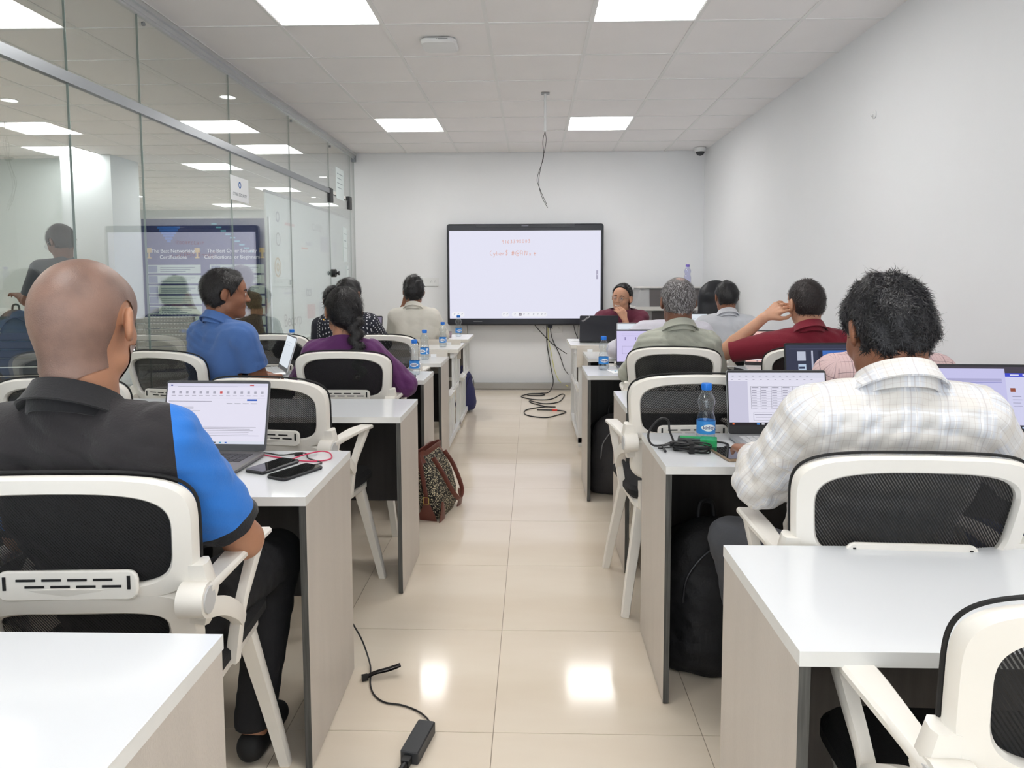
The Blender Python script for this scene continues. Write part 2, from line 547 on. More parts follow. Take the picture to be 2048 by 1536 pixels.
def clip(P, Q, phi):
    """cut a surface along phi = 0 and keep the phi < 0 side; clean edges"""
    T = Q if Q.shape[1] == 3 else np.concatenate([Q[:, [0, 1, 2]], Q[:, [0, 2, 3]]])
    I = phi < 0; c = I[T].sum(1)
    out = [T[c == 3]]
    extra = []; nP = len(P); pos = []
    def cutpt(a, b):
        t = phi[a] / (phi[a] - phi[b]); return P[a] + (P[b] - P[a]) * t[:, None]
    keys = {}
    for cnt in (1, 2):
        S = T[c == cnt]
        if len(S) == 0: continue
        odd = I[S] if cnt == 1 else ~I[S]
        r = odd.argmax(1)
        S = np.stack([S[np.arange(len(S)), (r + j) % 3] for j in range(3)], 1)
        for tri in S:
            a, b, d = int(tri[0]), int(tri[1]), int(tri[2]); ids = []
            for u, v in ((a, b), (a, d)):
                k = (u, v) if u < v else (v, u)
                if k not in keys:
                    keys[k] = nP + len(pos)
                    t = phi[k[0]] / (phi[k[0]] - phi[k[1]]); pos.append(P[k[0]] + (P[k[1]] - P[k[0]]) * t)
                ids.append(keys[k])
            if cnt == 1: extra.append((a, ids[0], ids[1]))
            else: extra += [(ids[0], b, d), (ids[0], d, ids[1])]
    if extra: out.append(np.array(extra))
    T = np.concatenate(out)
    if pos: P = np.concatenate([P, np.array(pos)])
    use, inv = np.unique(T.ravel(), return_inverse=True)
    return P[use], inv.reshape(-1, 3)
# ---------------------------------------------------------------- people
def skin(name, rgb, rgb2=None):
    if name in _mats: return _mats[name]
    m = mat(name, rgb, 0.48, var=0.14, vscale=14, bump=0.12, bscale=240, rgb2=rgb2, spec=0.4)
    b = m.node_tree.nodes['Principled BSDF']
    b.inputs['Subsurface Weight'].default_value = 0.12
    b.inputs['Subsurface Radius'].default_value = (0.012, 0.005, 0.003)
    b.inputs['Subsurface Scale'].default_value = 0.5
    return m

def rotm(yaw, pitch=0, tilt=0):
    """columns right, forward, up; yaw left, pitch down, tilt to the right, degrees"""
    M = (Matrix.Rotation(math.radians(yaw), 3, 'Z') @ Matrix.Rotation(-math.radians(pitch), 3, 'X') @ Matrix.Rotation(math.radians(tilt), 3, 'Y'))
    return np.array(M)

def unit(v):
    v = np.array(v, float); return v / (np.linalg.norm(v) + 1e-9)

def hand(F, w, d, n, sgn, curl=0.5, s=1.0, spread=0.012):
    """palm of four metacarpals, four jointed fingers, thumb off the side near its base.
    w wrist, d pointing direction, n back-of-hand normal, sgn +1 right hand"""
    d = unit(d); n = unit(np.array(n) - d * np.dot(n, d)); sd = np.cross(d, n) * sgn     # sd towards the little finger side for +1
    w = np.array(w)
    F.cap(w - d * 0.02, w + d * 0.03 * s, 0.026 * s, 0.027 * s, 0.015, flat=(n, 0.62))
    for i, (o, L) in enumerate(((-0.028, 0.070), (-0.009, 0.078), (0.011, 0.073), (0.029, 0.058))):
        k = w + (d * 0.085 + sd * o * 1.15 - d * abs(o) * 0.15) * s
        F.cap(w + (sd * o * 0.6 + d * 0.02) * s, k, 0.0135 * s, 0.0118 * s, 0.010)
        c1, c2, c3 = curl * 0.6, curl * 1.3, curl * 1.8
        p = k; L *= s; dd = unit(d + sd * o * 3.0)
        for seg, (a, ra, rb) in zip((0.45, 0.32, 0.25), ((c1, 0.0100, 0.0092), (c2, 0.0092, 0.0086), (c3, 0.0086, 0.0074))):
            q = p + (dd * math.cos(a) - n * math.sin(a)) * L * seg
            F.cap(p, q, ra * s, rb * s, 0.003)
            p = q
    t0 = w + (d * 0.022 - sd * 0.022) * s
    t1 = t0 + (d * 0.030 - sd * 0.030 - n * 0.010) * s
    t2 = t1 + (d * 0.030 - sd * 0.008 - n * 0.010 * (1 + curl)) * s
    t3 = t2 + (d * 0.024 + sd * 0.004 - n * 0.006) * s
    F.cap(t0, t1, 0.0155 * s, 0.0125 * s, 0.010)
    F.cap(t1, t2, 0.0118 * s, 0.0105 * s, 0.003)
    F.cap(t2, t3, 0.0105 * s, 0.0085 * s, 0.003)

def add_head(F, C, R, s, jaw=1.0, off=0.0):
    P = lambda x, y, z: C + R @ (np.array((x, y, z)) * s)
    E = lambda c, r, k=0.02, sub=False: F.ell(P(*c), np.array(r) * s, R, k, sub, off)
    E((0, -0.016, 0.030), (0.077, 0.098, 0.086))
    E((0, -0.050, 0.000), (0.066, 0.060, 0.070), 0.03)
    E((0, 0.030, -0.030), (0.062 * jaw, 0.062, 0.078), 0.03)
    F.cap(P(-0.045 * jaw, 0.010, -0.075), P(0, 0.068, -0.098), 0.022 * s, 0.020 * s, 0.025, off=off)
    F.cap(P(0.045 * jaw, 0.010, -0.075), P(0, 0.068, -0.098), 0.022 * s, 0.020 * s, 0.025, off=off)
    E((0, 0.040, 0.035), (0.062, 0.050, 0.055), 0.02)
    if off: return
    E((-0.034, 0.062, -0.032), (0.022, 0.022, 0.022), 0.02); E((0.034, 0.062, -0.032), (0.022, 0.022, 0.022), 0.02)
    for sx in (-1, 1):
        F.ell(P(sx * 0.031, 0.096, 0.001), np.array((0.017, 0.013, 0.011)) * s, R, 0.012, True)
        F.cap(P(sx * 0.012, 0.084, 0.019), P(sx * 0.046, 0.072, 0.020), 0.009 * s, 0.007 * s, 0.010)
        F.ell(P(sx * 0.031, 0.080, 0.001), np.array((0.0145, 0.012, 0.0125)) * s, R, 0.003)
        # ears
        Re = R @ np.array(Matrix.Rotation(sx * 0.42, 3, 'Z')) @ np.array(Matrix.Rotation(-0.18, 3, 'X'))
        F.ell(P(sx * 0.086, -0.013, -0.004), np.array((0.0095, 0.020, 0.033)) * s, Re, 0.006)
        F.ell(P(sx * 0.096, -0.007, -0.001), np.array((0.006, 0.011, 0.020)) * s, Re, 0.005, True)
        F.ell(P(sx * 0.082, -0.006, -0.030), np.array((0.008, 0.009, 0.010)) * s, Re, 0.006)
        F.ell(P(sx * 0.011, 0.101, -0.032), np.array((0.0085, 0.010, 0.0075)) * s, R, 0.006)
    F.cap(P(0, 0.086, 0.010), P(0, 0.108, -0.028), 0.0075 * s, 0.0105 * s, 0.010)
    F.cap(P(-0.017, 0.088, -0.059), P(0.017, 0.088, -0.059), 0.0065 * s, 0.0065 * s, 0.007)
    F.cap(P(-0.013, 0.086, -0.069), P(0.013, 0.086, -0.069), 0.0070 * s, 0.0070 * s, 0.007)
    F.cap(P(-0.024, 0.096, -0.0635), P(0.024, 0.096, -0.0635), 0.0020 * s, 0.0020 * s, 0.004, True)

def wrinkle(F, amp, seed, dirs=((9, 5, 26), (22, -8, 12), (-14, 11, 21), (5, 30, 9))):
    rs = np.random.RandomState(seed)
    def f(G, X, Y, Z):
        m = np.abs(G) < 0.03
        w = 0
        wx = X + 0.03 * np.sin(13 * Z + 9 * Y + rs.rand() * 6)
        wz = Z + 0.03 * np.sin(11 * X - 7 * Y + rs.rand() * 6)
        for i, d in enumerate(dirs):
            ph = rs.rand() * 6
            sn = np.sin(wx * d[0] * 2.6 + Y * d[1] * 2.6 + wz * d[2] * 2.6 + ph)
            env = 0.45 + 0.55 * np.sin(wx * 6.1 * (1 if i % 2 else -1) + wz * 5.3 + Y * 4 + ph * 2.3)
            w = w + (0.35 - np.abs(sn) ** 0.7) * np.maximum(env, 0) * 1.3
        return G + np.where(m, amp * w * 0.5, 0)
    F.fn(f)

def strands(name, me, n, length, width, flow, lift, mats, parent, seed=1, curl=0.0, keep=None):
    """short flat tapering locks rooted on the hair surface"""
    rs = np.random.RandomState(seed)
    nv = len(me.vertices)
    co = np.empty(nv * 3, np.float32); me.vertices.foreach_get('co', co); co = co.reshape(-1, 3)
    no = np.empty(nv * 3, np.float32); me.vertices.foreach_get('normal', no); no = no.reshape(-1, 3)
    ids = rs.randint(0, nv, n)
    if keep is not None: ids = ids[keep(co[ids])]
    n = len(ids)
    p = co[ids] + rs.randn(n, 3) * 0.002; nn = no[ids]
    d = flow(co[ids]) + rs.randn(n, 3) * (0.35 + curl)
    d -= nn * (d * nn).sum(1)[:, None]
    d /= np.linalg.norm(d, axis=1)[:, None] + 1e-9
    sd = np.cross(nn, d)
    L = (length * (0.6 + 0.8 * rs.rand(n)))[:, None]
    bend = sd * (rs.randn(n, 1) * curl)
    V = []
    for t, wd in ((0, 0.9), (0.35, 1.0), (0.7, 0.7), (1.0, 0.1)):
        c = p - nn * 0.001 + (d * t + bend * t * t) * L + nn * (lift * np.sin(t * 2.4))
        V.append(c - sd * width * wd); V.append(c + sd * width * wd)
    V = np.stack(V, 1).reshape(-1, 3)
    b = (np.arange(n) * 8)[:, None]
    Q = np.concatenate([b + np.array([[2 * k, 2 * k + 1, 2 * k + 3, 2 * k + 2]]) for k in range(3)], 0)
    m = D.meshes.new(name)
    m.vertices.add(len(V)); m.vertices.foreach_set('co', V.astype(np.float32).ravel())
    m.loops.add(len(Q) * 4); m.loops.foreach_set('vertex_index', Q.astype(np.int32).ravel())
    m.polygons.add(len(Q)); m.polygons.foreach_set('loop_start', (np.arange(len(Q)) * 4).astype(np.int32))
    m.polygons.foreach_set('use_smooth', np.ones(len(Q), bool))
    m.update(calc_edges=True)
    o = link(name, m, mats, parent)
    o['kind'] = 'stuff'
    return o

def hair_mat(name, rgb, rough=0.42, rgb2=None, var=0.5, vscale=60):
    return mat(name, rgb, rough, var=var, vscale=vscale, bump=0.5, bscale=180, rgb2=rgb2, spec=0.45)

def cloth_uv(me, base_yaw, arms, wrist=None):
    """two-way cloth coordinates: across and up the body, round and along the sleeves"""
    nv = len(me.vertices)
    co = np.empty(nv * 3, np.float32); me.vertices.foreach_get('co', co); co = co.reshape(-1, 3)
    c, s = math.cos(base_yaw), math.sin(base_yaw)
    lx = co[:, 0] * c + co[:, 1] * s; ly = -co[:, 0] * s + co[:, 1] * c
    U = lx.copy(); V = co[:, 2] + 0.75 * ly
    for a, b, side in arms:
        ab = b - a; L = np.linalg.norm(ab); t = ((co - a) @ ab) / L ** 2
        q = co - a - np.clip(t, 0, 1)[:, None] * ab
        dist = np.linalg.norm(q, axis=1)
        out = side * (lx - (a[0] * c + a[1] * s)) > -0.012
        m = np.ones(len(co), bool) if wrist is not None else (dist < 0.095) & (t > -0.15) & out
        e1 = unit(np.cross(ab, (c, s, 0))); e2 = np.cross(unit(ab), e1)
        ang = np.arctan2(q @ e2, q @ e1)
        U[m] = (ang * 0.06)[m]; V[m] = (t * L)[m]
    uv = me.uv_layers.new(name='cloth')
    li = np.empty(len(me.loops), np.int32); me.loops.foreach_get('vertex_index', li)
    uv.data.foreach_set('uv', np.stack([U[li], V[li]], 1).astype(np.float32).ravel())

def collar_mesh(NB, R, r=0.062, hgt=0.036, open_=38, style='shirt', lean=0.25, fall=0.036):
    """stand and fall of a collar, open at the front"""
    mb = MB(); rings = []
    n = 36
    for i in range(n + 1):
        a = math.radians(90 + open_ + (360 - 2 * open_) * i / n)
        dx, dy = math.cos(a), math.sin(a)
        back = 0.5 - 0.5 * dy
        top = hgt * (0.55 + 0.55 * back)
        drop = fall * (1.0 + 0.5 * (1 - back))
        ring = []
        for rad, z in ((r * 0.97, -0.020), (r * 0.93, top * 0.6), (r * 0.95, top), (r * 1.00, top + 0.003), (r * 1.07, top * 0.7), (r * 1.20, top - drop * 0.8), (r * 1.27, top - drop), (r * 1.23, top - drop - 0.003), (r * 1.05, top - drop * 0.7), (r * 1.02, -0.020)):
            p = NB + R @ np.array((dx * rad * 1.04, dy * rad * 1.08 - 0.012, z - (1 - back) * 0.022))
            ring.append(tuple(p))
        rings.append(ring)
    mb.loft(rings, True, True)
    return mb.mesh('collar')

def person(label, base, yaw, head, hyaw=0, hpitch=0, htilt=0, hs=1.0, h=0.008, sw=0.165, girth=1.0, hipz=0.56,
           eL=None, wL=None, eR=None, wR=None, dL=None, dR=None, nL=None, nR=None, curlL=0.5, curlR=0.5,
           skin_m=None, shirt_m=None, pants_m=None, hair=None, sleeve='short', collar=True, collar_m=None,
           sleeve_m=None, cuff_m=None, knees=None, feet=None, shoe_m=None, stand=False, wr=0.004, seed=1, jaw=1.0,
           neck_r=0.056, group=None, hunch=0.0, shL=(0, 0, 0), shR=(0, 0, 0), eyes=True, hem_z=None, neck_d=0.152, drop=0.062, slv=0.80, belt=None, sleeve_off=0.013):
    root = empty('person', (base[0], base[1], 0))
    tag(root, label, 'person', group)
    O = np.array((base[0], base[1], 0.0))
    yr = math.radians(yaw)
    rt = np.array((math.cos(yr), math.sin(yr), 0)); fw = np.array((-math.sin(yr), math.cos(yr), 0)); up = np.array((0, 0, 1.0))
    W = lambda p: None if p is None else np.array(p, float) - O
    C = W(head); R = rotm(hyaw, hpitch, htilt)
    H = up * hipz
    NB = C - up * neck_d * hs - (R @ np.array((0, 1.0, 0))) * 0.018 - fw * (0.012 + hunch)
    SC_ = NB - up * drop - fw * 0.004
    SL = SC_ - rt * sw + np.array(shL); SR = SC_ + rt * sw + np.array(shR)
    g = girth
    belly = H + (SC_ - H) * 0.36; chest = H + (SC_ - H) * 0.70
    eL = W(eL) if eL is not None else SL + np.array((0, 0, -0.25)) - rt * 0.05 + fw * 0.10
    eR = W(eR) if eR is not None else SR + np.array((0, 0, -0.25)) + rt * 0.05 + fw * 0.10
    wL = W(wL) if wL is not None else eL + fw * 0.22 + rt * 0.04 + up * 0.04
    wR = W(wR) if wR is not None else eR + fw * 0.22 - rt * 0.04 + up * 0.04
    def fix(a, e, L):   # keep believable bone lengths
        d = e - a; n = np.linalg.norm(d)
        return a + d / n * min(max(n, L * 0.8), L * 1.12)
    eL = fix(SL, eL, 0.29); eR = fix(SR, eR, 0.29)
    wL = fix(eL, wL, 0.25); wR = fix(eR, wR, 0.25)
    hipL = H - rt * 0.085; hipR = H + rt * 0.085
    if stand:
        kL = hipL + up * (-hipz * 0.5) + fw * 0.02; kR = hipR + up * (-hipz * 0.5) + fw * 0.02
        aL = hipL * np.array((1, 1, 0)) + up * 0.09; aR = hipR * np.array((1, 1, 0)) + up * 0.09
    else:
        kL = hipL + fw * 0.40 - rt * 0.06 - up * 0.03; kR = hipR + fw * 0.40 + rt * 0.06 - up * 0.03
        aL = kL * np.array((1, 1, 0)) + up * 0.09 + fw * 0.03; aR = kR * np.array((1, 1, 0)) + up * 0.09 + fw * 0.03
    if knees: kL, kR = W(knees[0]), W(knees[1])
    if feet: aL, aR = W(feet[0]), W(feet[1])

    def torso(F, off):
        F.cap(H, belly, 0.168 * g, 0.150 * g, 0.03, off=off, flat=(fw, 0.66))
        F.cap(belly, chest, 0.150 * g, 0.165 * g, 0.03, off=off, flat=(fw, 0.64))
        F.cap(chest, SC_ - up * 0.02, 0.163 * g, 0.105, 0.03, off=off, flat=(fw, 0.62))
        F.cap(SL + rt * 0.01 - up * 0.005, SR - rt * 0.01 - up * 0.005, 0.056, 0.056, 0.03, off=off)
        for S_ in (SL, SR):
            F.cap(NB + (S_ - NB) * 0.12 + up * 0.002, NB + (S_ - NB) * 0.78, 0.042, 0.044, 0.035, off=off)
            F.cap(chest + (S_ - SC_) * 0.60 - fw * 0.02, SC_ + (S_ - SC_) * 0.60 - fw * 0.012, 0.080, 0.062, 0.03, off=off)
    pts = np.array([C, H, SL, SR, eL, eR, wL, wR, kL, kR, aL, aR])
    lo, hi = pts.min(0) - 0.22, pts.max(0) + 0.24
    lo[2] = max(lo[2], -0.02)
    # body, one surface
    F = Field(lo, hi, h)
    torso(F, -0.026)
    for S_, e_, w_, dd, nn, sg, cu in ((SL, eL, wL, dL, nL, -1, curlL), (SR, eR, wR, dR, nR, 1, curlR)):
        F.cap(S_, e_, 0.050, 0.041, 0.025)
        m_ = e_ + (w_ - e_) * 0.3
        F.cap(e_, m_, 0.041, 0.041, 0.012); F.cap(m_, w_, 0.041, 0.026, 0.012)
        dd = unit(w_ - e_) if dd is None else unit(dd)
        nn = up if nn is None else nn
        hand(F, w_ + dd * 0.012, dd, nn, sg, cu)
    for a, k_, f_ in ((hipL, kL, aL), (hipR, kR, aR)):
        F.cap(a, k_, 0.062, 0.040, 0.02); F.cap(k_, f_, 0.040, 0.032, 0.01)
        F.cap(f_ - up * 0.02, f_ - up * 0.055 + fw * 0.10, 0.030, 0.022, 0.02)
    P = lambda x, y, z: C + R @ (np.array((x, y, z)) * hs)
    F.cap(P(0, -0.030, -0.050), NB - up * 0.02, neck_r * 1.0, neck_r * 1.12, 0.022)
    F.cap(P(0, -0.045, -0.030), NB - up * 0.02 - fw * 0.015, neck_r * 0.85, neck_r * 0.95, 0.022)
    add_head(F, C, R, hs, jaw)
    link('body', F.mesh('body', 1), skin_m, root)
    # shirt
    F = Field(lo, hi, h)
    torso(F, 0.006)
    arms = []
    for S_, e_, w_, sd in ((SL, eL, wL, -1), (SR, eR, wR, 1)):
        if sleeve == 'short':
            end = S_ + (e_ - S_) * 0.80
            F.cap(S_, end + (e_ - S_) * 0.12, 0.056, 0.052, 0.03, off=sleeve_off * 0.7)
        else:
            F.cap(S_, e_, 0.056, 0.048, 0.03, off=sleeve_off * 0.6)
            stop = 0.95 if sleeve == 'long' else 0.30
            F.cap(e_, e_ + (w_ - e_) * stop, 0.047, 0.033 if sleeve == 'long' else 0.046, 0.02, off=sleeve_off * 0.5)
        arms.append((S_, e_, sd))
    F.cap(NB - up * 0.06 - fw * 0.004, NB + up * 0.03 - fw * 0.006, neck_r + 0.020, neck_r + 0.008, 0.03)
    if wr: wrinkle(F, wr, seed)
    if sleeve != 'short':
        stop = 0.93 if sleeve == 'long' else 0.32
        for e_, w_ in ((eL, wL), (eR, wR)):
            F.plane(e_ + (w_ - e_) * stop, w_ - e_, keep_in=0.085)
    hz = hipz - 0.10 if hem_z is None else hem_z
    Pf, Qf = F.mesh(None, 2)
    def phi_arm(P, S_, e_, w_, sd):
        if sleeve_m is not None: nrm = unit(rt * sd * 0.84 + fw * 0.52 + up * 0.06); pp = S_ + rt * sd * 0.020
        else: nrm = unit(rt * sd * 0.95 + up * 0.22); pp = S_ + rt * sd * 0.012
        d = (P - pp) @ nrm
        if sleeve_m is None: d = np.minimum(d, (P @ up) - (S_[2] - 0.10))
        L = np.linalg.norm(e_ - S_); ax = (e_ - S_) / L
        t = (P - S_) @ ax
        du = np.linalg.norm(P - S_ - np.clip(t, 0, L)[:, None] * ax, axis=1)
        L2 = np.linalg.norm(w_ - e_); a2 = (w_ - e_) / L2; t2 = np.clip((P - e_) @ a2, 0, L2)
        df = np.linalg.norm(P - e_ - t2[:, None] * a2, axis=1)
        f = np.maximum(d, np.maximum(np.minimum(t - 0.12, 0.092 - du), 0.080 - df))
        return np.minimum(f, (P @ rt) * sd - 0.02)
    fL, fR = phi_arm(Pf, SL, eL, wL, -1), phi_arm(Pf, SR, eR, wR, 1)
    phi = np.maximum(fL, fR)
    P1, Q1 = clip(Pf, Qf, phi)
    P1, Q1 = clip(P1, Q1, hz - P1[:, 2])
    P1, Q1 = clip(P1, Q1, (P1 - (NB + up * (0.020 if collar else 0.004))) @ (up + fw * (0.25 if collar else 0.5)))
    me = raw_mesh('shirt', P1, Q1); cloth_uv(me, yr, []); link('shirt', me, shirt_m, root)
    for f_, S_, e_, w_, sd in ((fL, SL, eL, wL, -1), (fR, SR, eR, wR, 1)):
        P1, Q1 = clip(Pf, Qf, -f_)
        if len(P1) == 0: continue
        if sleeve == 'short':
            L = np.linalg.norm(e_ - S_); ax = (e_ - S_) / L
            P1, Q1 = clip(P1, Q1, (P1 - S_) @ ax - slv * L)
            if cuff_m is not None:
                P2, Q2 = clip(P1, Q1, (slv - .08) * L - (P1 - S_) @ ax)
                P1, Q1 = clip(P1, Q1, (P1 - S_) @ ax - (slv - .08) * L)
                link('cuff', raw_mesh('cuff', P2, Q2), cuff_m, root)
        me = raw_mesh('sleeve', P1, Q1); cloth_uv(me, yr, [(S_, e_, sd)], w_); link('sleeve', me, sleeve_m or shirt_m, root)
    if collar:
        RC = rotm(yaw, 14 + hpitch * 0.2, 0)
        cm = collar_mesh(NB + up * 0.010 - fw * 0.002, RC, r=neck_r + 0.016)
        cloth_uv(cm, yr, [])
        link('collar', cm, collar_m or shirt_m, root)
    # trousers
    F = Field(lo, hi, max(h, 0.009))
    F.cap(H - up * 0.03 - rt * 0.05, H - up * 0.03 + rt * 0.05, 0.118, 0.118, 0.03, off=0.006)
    for a, k_, f_ in ((hipL, kL, aL), (hipR, kR, aR)):
        F.cap(a, k_, 0.088, 0.066, 0.03); F.cap(k_, f_ + up * 0.02, 0.064, 0.052, 0.03)
    wrinkle(F, 0.005, seed + 7)
    F.plane(up * (hipz + 0.055), up)
    for f_ in (aL, aR): F.plane(f_, -up, keep_in=0.2)
    link('trousers', F.mesh('trousers', 1), pants_m, root)
    if belt is not None:
        mb = MB(); rg = []
        for k in range(32):
            a = 2 * math.pi * k / 32
            c_ = H + (SC_ - H) * 0.07 + rt * math.cos(a) * 0.172 * g + fw * math.sin(a) * 0.122 * g
            rg.append(c_)
        mb.loft([[tuple(c_ + up * z + (c_ - H) * e) for c_ in rg] for z, e in ((-.018, 0), (-.018, .03), (.018, .03), (.018, 0))], False, False)
        mb.build('belt', belt, root)
    # shoes
    for f_ in (aL, aR):
        F = Field(f_ + np.array((-.2, -.2, -.12)), f_ + np.array((.2, .2, .1)), 0.009)
        F.cap(f_ - up * 0.045 - fw * 0.02, f_ - up * 0.055 + fw * 0.14, 0.042, 0.036, 0.02, flat=(rt, 0.95))
        F.plane(np.array((0, 0, 0.004)), -up)
        link('shoe', F.mesh('shoe', 1), shoe_m or M_BLACKR, root)
    # eyes
    if eyes:
        mb = MB()
        for sx in (-1, 1):
            c_ = P(sx * 0.031, 0.0845, 0.001)
            mb.ball(c_, 0.0098 * hs, 10, 0)
            mb.ball(c_ + R @ np.array((0, 0.0058, 0)), 0.0048 * hs, 8, 1)
        mb.build('eyes', [mat('eye_white', (178, 170, 164), 0.4), mat('iris_brown', (30, 20, 15), 0.2)], root)
        mb = MB()
        for sx in (-1, 1):
            mb.sweep([P(sx * 0.013, 0.094, 0.020), P(sx * 0.030, 0.092, 0.026), P(sx * 0.048, 0.078, 0.021)], [.007, .007, .003], [.004, .004, .003], tuple(R @ np.array((0, 0, 1.0))))
        mb.build('eyebrows', mat('eyebrow_hair', (28, 22, 20), 0.8), root)
    if hair: hair(root, C, R, hs, h, P, dict(NB=NB, rt=rt, fw=fw, up=up))
    return root

def short_hair(m, t=0.014, front=0.085, side=0.015, nape=-0.085, n=2500, length=0.03, bumps=0.003, curl=0.15, seed=3,
               puff=0.0, fz=0.075, crown=None, fringe=0.0, width=0.0011, lift=0.006, flow_mode='down', burn=-0.022):
    def f(root, C, R, s, h, P, J):
        hh = min(h, 0.006)
        F = Field(C - 0.19, C + 0.19, hh)
        F.ell(P(0, -0.016, 0.030), np.array((0.077 + t * 0.8, 0.098 + t, 0.086 + t + puff)) * s, R, 0)
        F.ell(P(0, -0.046, -0.010), np.array((0.068 + t * 0.6, 0.066 + t * 0.6, 0.080)) * s, R, 0.03)
        if fringe: F.ell(P(0.02, 0.070, 0.085), np.array((0.06, 0.04, 0.03)) * s * fringe, R, 0.03)
        if bumps:
            rs = np.random.RandomState(seed)
            K = [(rs.randn(3) * (70 if curl > 0.3 else 50), rs.rand() * 6) for _ in range(7)]
            def g(G, X, Y, Z):
                w = 0
                for k, ph in K: w = w + np.sin(X * k[0] + Y * k[1] + Z * k[2] + ph)
                return G + bumps * w / 2.2
            F.fn(g)
        # hairline: forehead to temple plane, nape plane, ear clearance
        nrm = unit((0, front * 0 + 0.105, -0.062))
        F.plane(P(0, front, fz), R @ nrm, 0.004)
        F.plane(P(0, -0.06, nape), R @ unit((0, 0.50, -1.0)), 0.006)
        F.plane(P(0, 0.118, 0.0), R @ unit((0, 1.0, -0.1)), 0.004)
        for sx in (-1, 1):
            F.ell(P(sx * 0.088, -0.006, -0.012), np.array((0.030, 0.026, 0.038)) * s, R, 0.006, True)
        def g2(G, X, Y, Z):
            qy = (X - C[0]) * R[0][1] + (Y - C[1]) * R[1][1] + (Z - C[2]) * R[2][1]
            qz = (X - C[0]) * R[0][2] + (Y - C[1]) * R[1][2] + (Z - C[2]) * R[2][2]
            return np.maximum(G, np.minimum(qy - 0.000, (burn * s - qz)))
        F.fn(g2)
        me = F.mesh('hair', 1)
        o = link('hair', me, m, root)
        if n:
            Cr = P(0, -0.05, 0.125)
            upv = R @ np.array((0, 0, 1.0)); fwv = R @ np.array((0, 1.0, 0))
            def flow(p):
                if flow_mode == 'forward': return np.tile(fwv, (len(p), 1)) - (p - Cr) * 0
                d = p - Cr[None]
                d = d / (np.linalg.norm(d, axis=1)[:, None] + 1e-6)
                return d - upv * 0.35
            def keep(p):
                q = (p - C) @ R
                return ~((q[:, 2] < (burn + .012) * s) & (q[:, 1] > -0.03)) & (q[:, 2] > (nape + 0.01) * s) & (np.linalg.norm((np.abs(q) * np.array((1, 0, 0)) + q * np.array((0, 1, 1))) - np.array((.088, .0, -.010)) * s, axis=1) > .048 * s) & (q[:, 1] < front * s - .012 + .35 * np.minimum(q[:, 2] - .07, 0))
            strands('hair_locks', me, n, length, width, flow, lift, m, o, seed, curl, keep)
        return o
    return f
# ---------------------------------------------------------------- room shell
ZC = 2.773; XR = 2.0; XG = -2.09; YB = 8.42; XC0 = -0.86; YC0 = 3.622; XF0 = -0.1126; YF0 = 1.9555
XFAR = -8.66; YFAR = 15.0; YREAR = -2.4
def struct(name, mb, m, parent=None):
    o = mb.build(name, m, parent)
    if parent is None: o['kind'] = 'structure'
    return o

# floor: grout bed with separate 600 mm tiles
fl = struct('floor', MB().box(XFAR, YREAR, -0.10, XR + 0.15, YFAR, -0.0015), M_GROUT)
fl['label'] = 'glossy beige vitrified tile floor'
tile_me = MB().box(-0.2988, -0.2988, -0.008, 0.2988, 0.2988, 0.0).mesh('tile')
tile_me.materials.append(M_FLOOR)
for i in range(-4, 4):
    for j in range(-2, 12):
        cx = XF0 + 0.6 * (i + 0.5); cyy = YF0 + 0.6 * (j + 0.5)
        if cx < XG - 0.35 or cx > XR + 0.2: continue
        o = link('tile', tile_me, None, fl); o.location = (cx, cyy, 0)
mb = MB()
for i in range(-15, -4):
    for j in range(0, 22):
        cx = XF0 + 0.6 * (i + 0.5); cyy = YF0 + 0.6 * (j + 0.5)
        if cx > XFAR and cyy < YFAR: mb.box(cx - .2988, cyy - .2988, -0.008, cx + .2988, cyy + .2988, 0.0)
for j in list(range(-8, -2)):
    for i in range(-4, 4):
        cx = XF0 + 0.6 * (i + 0.5); cyy = YF0 + 0.6 * (j + 0.5)
        mb.box(cx - .2988, cyy - .2988, -0.008, cx + .2988, cyy + .2988, 0.0)
o = mb.build('outer_tiles', M_FLOOR, fl); o['kind'] = 'stuff'

# ceiling: slab, white T-bar grid, laid-in boards
panel_cells = set()
ROOM_LIGHTS = [(-1, 0, 'left of the pair above the camera end'), (2, 0, ''), (-1, 5, ''), (2, 5, ''), (-1, -5, ''), (2, -5, ''), (-1, -9, ''), (2, -9, '')]
NEAR_LIGHTS = [(-4, 7), (-6, 9), (-6, 13), (-8, 7), (-10, 9), (-8, 3), (-11, 3), (-11, 14), (-5, -2), (-9, -2), (-9, 17), (-6, 17)]  # later entries are out-of-view panels added to brighten the space beyond the glass
cells = lambda i, j: (XC0 + 0.6 * i, YC0 + 0.6 * j)
for a in ROOM_LIGHTS: panel_cells.add((a[0], a[1]))
for a in NEAR_LIGHTS: panel_cells.add(a)
cb = MB()
cb.box(XFAR, YREAR, ZC + 0.10, XR + 0.15, YFAR, ZC + 0.25)
for i in range(-13, 6):
    x = XC0 + 0.6 * i
    if XFAR < x < XR:
        y1 = YB if x > XG else YFAR
        cb.box(x - 0.011, YREAR, ZC - 0.002, x + 0.011, y1, ZC + 0.02)
for j in range(-10, 20):
    y = YC0 + 0.6 * j
    if YREAR < y < YFAR:
        x1 = XR if y < YB - 0.05 else XG
        cb.box(XFAR, y - 0.011, ZC - 0.001, x1, y + 0.011, ZC + 0.019)
ce = struct('ceiling', cb, M_TBAR)
ce['label'] = 'white suspended grid ceiling with square boards'
ct = MB().box(-0.2905, -0.2905, 0.0035, 0.2905, 0.2905, 0.018).mesh('tile')
ct.materials.append(M_CEIL)
n = 0
far_mb = MB()
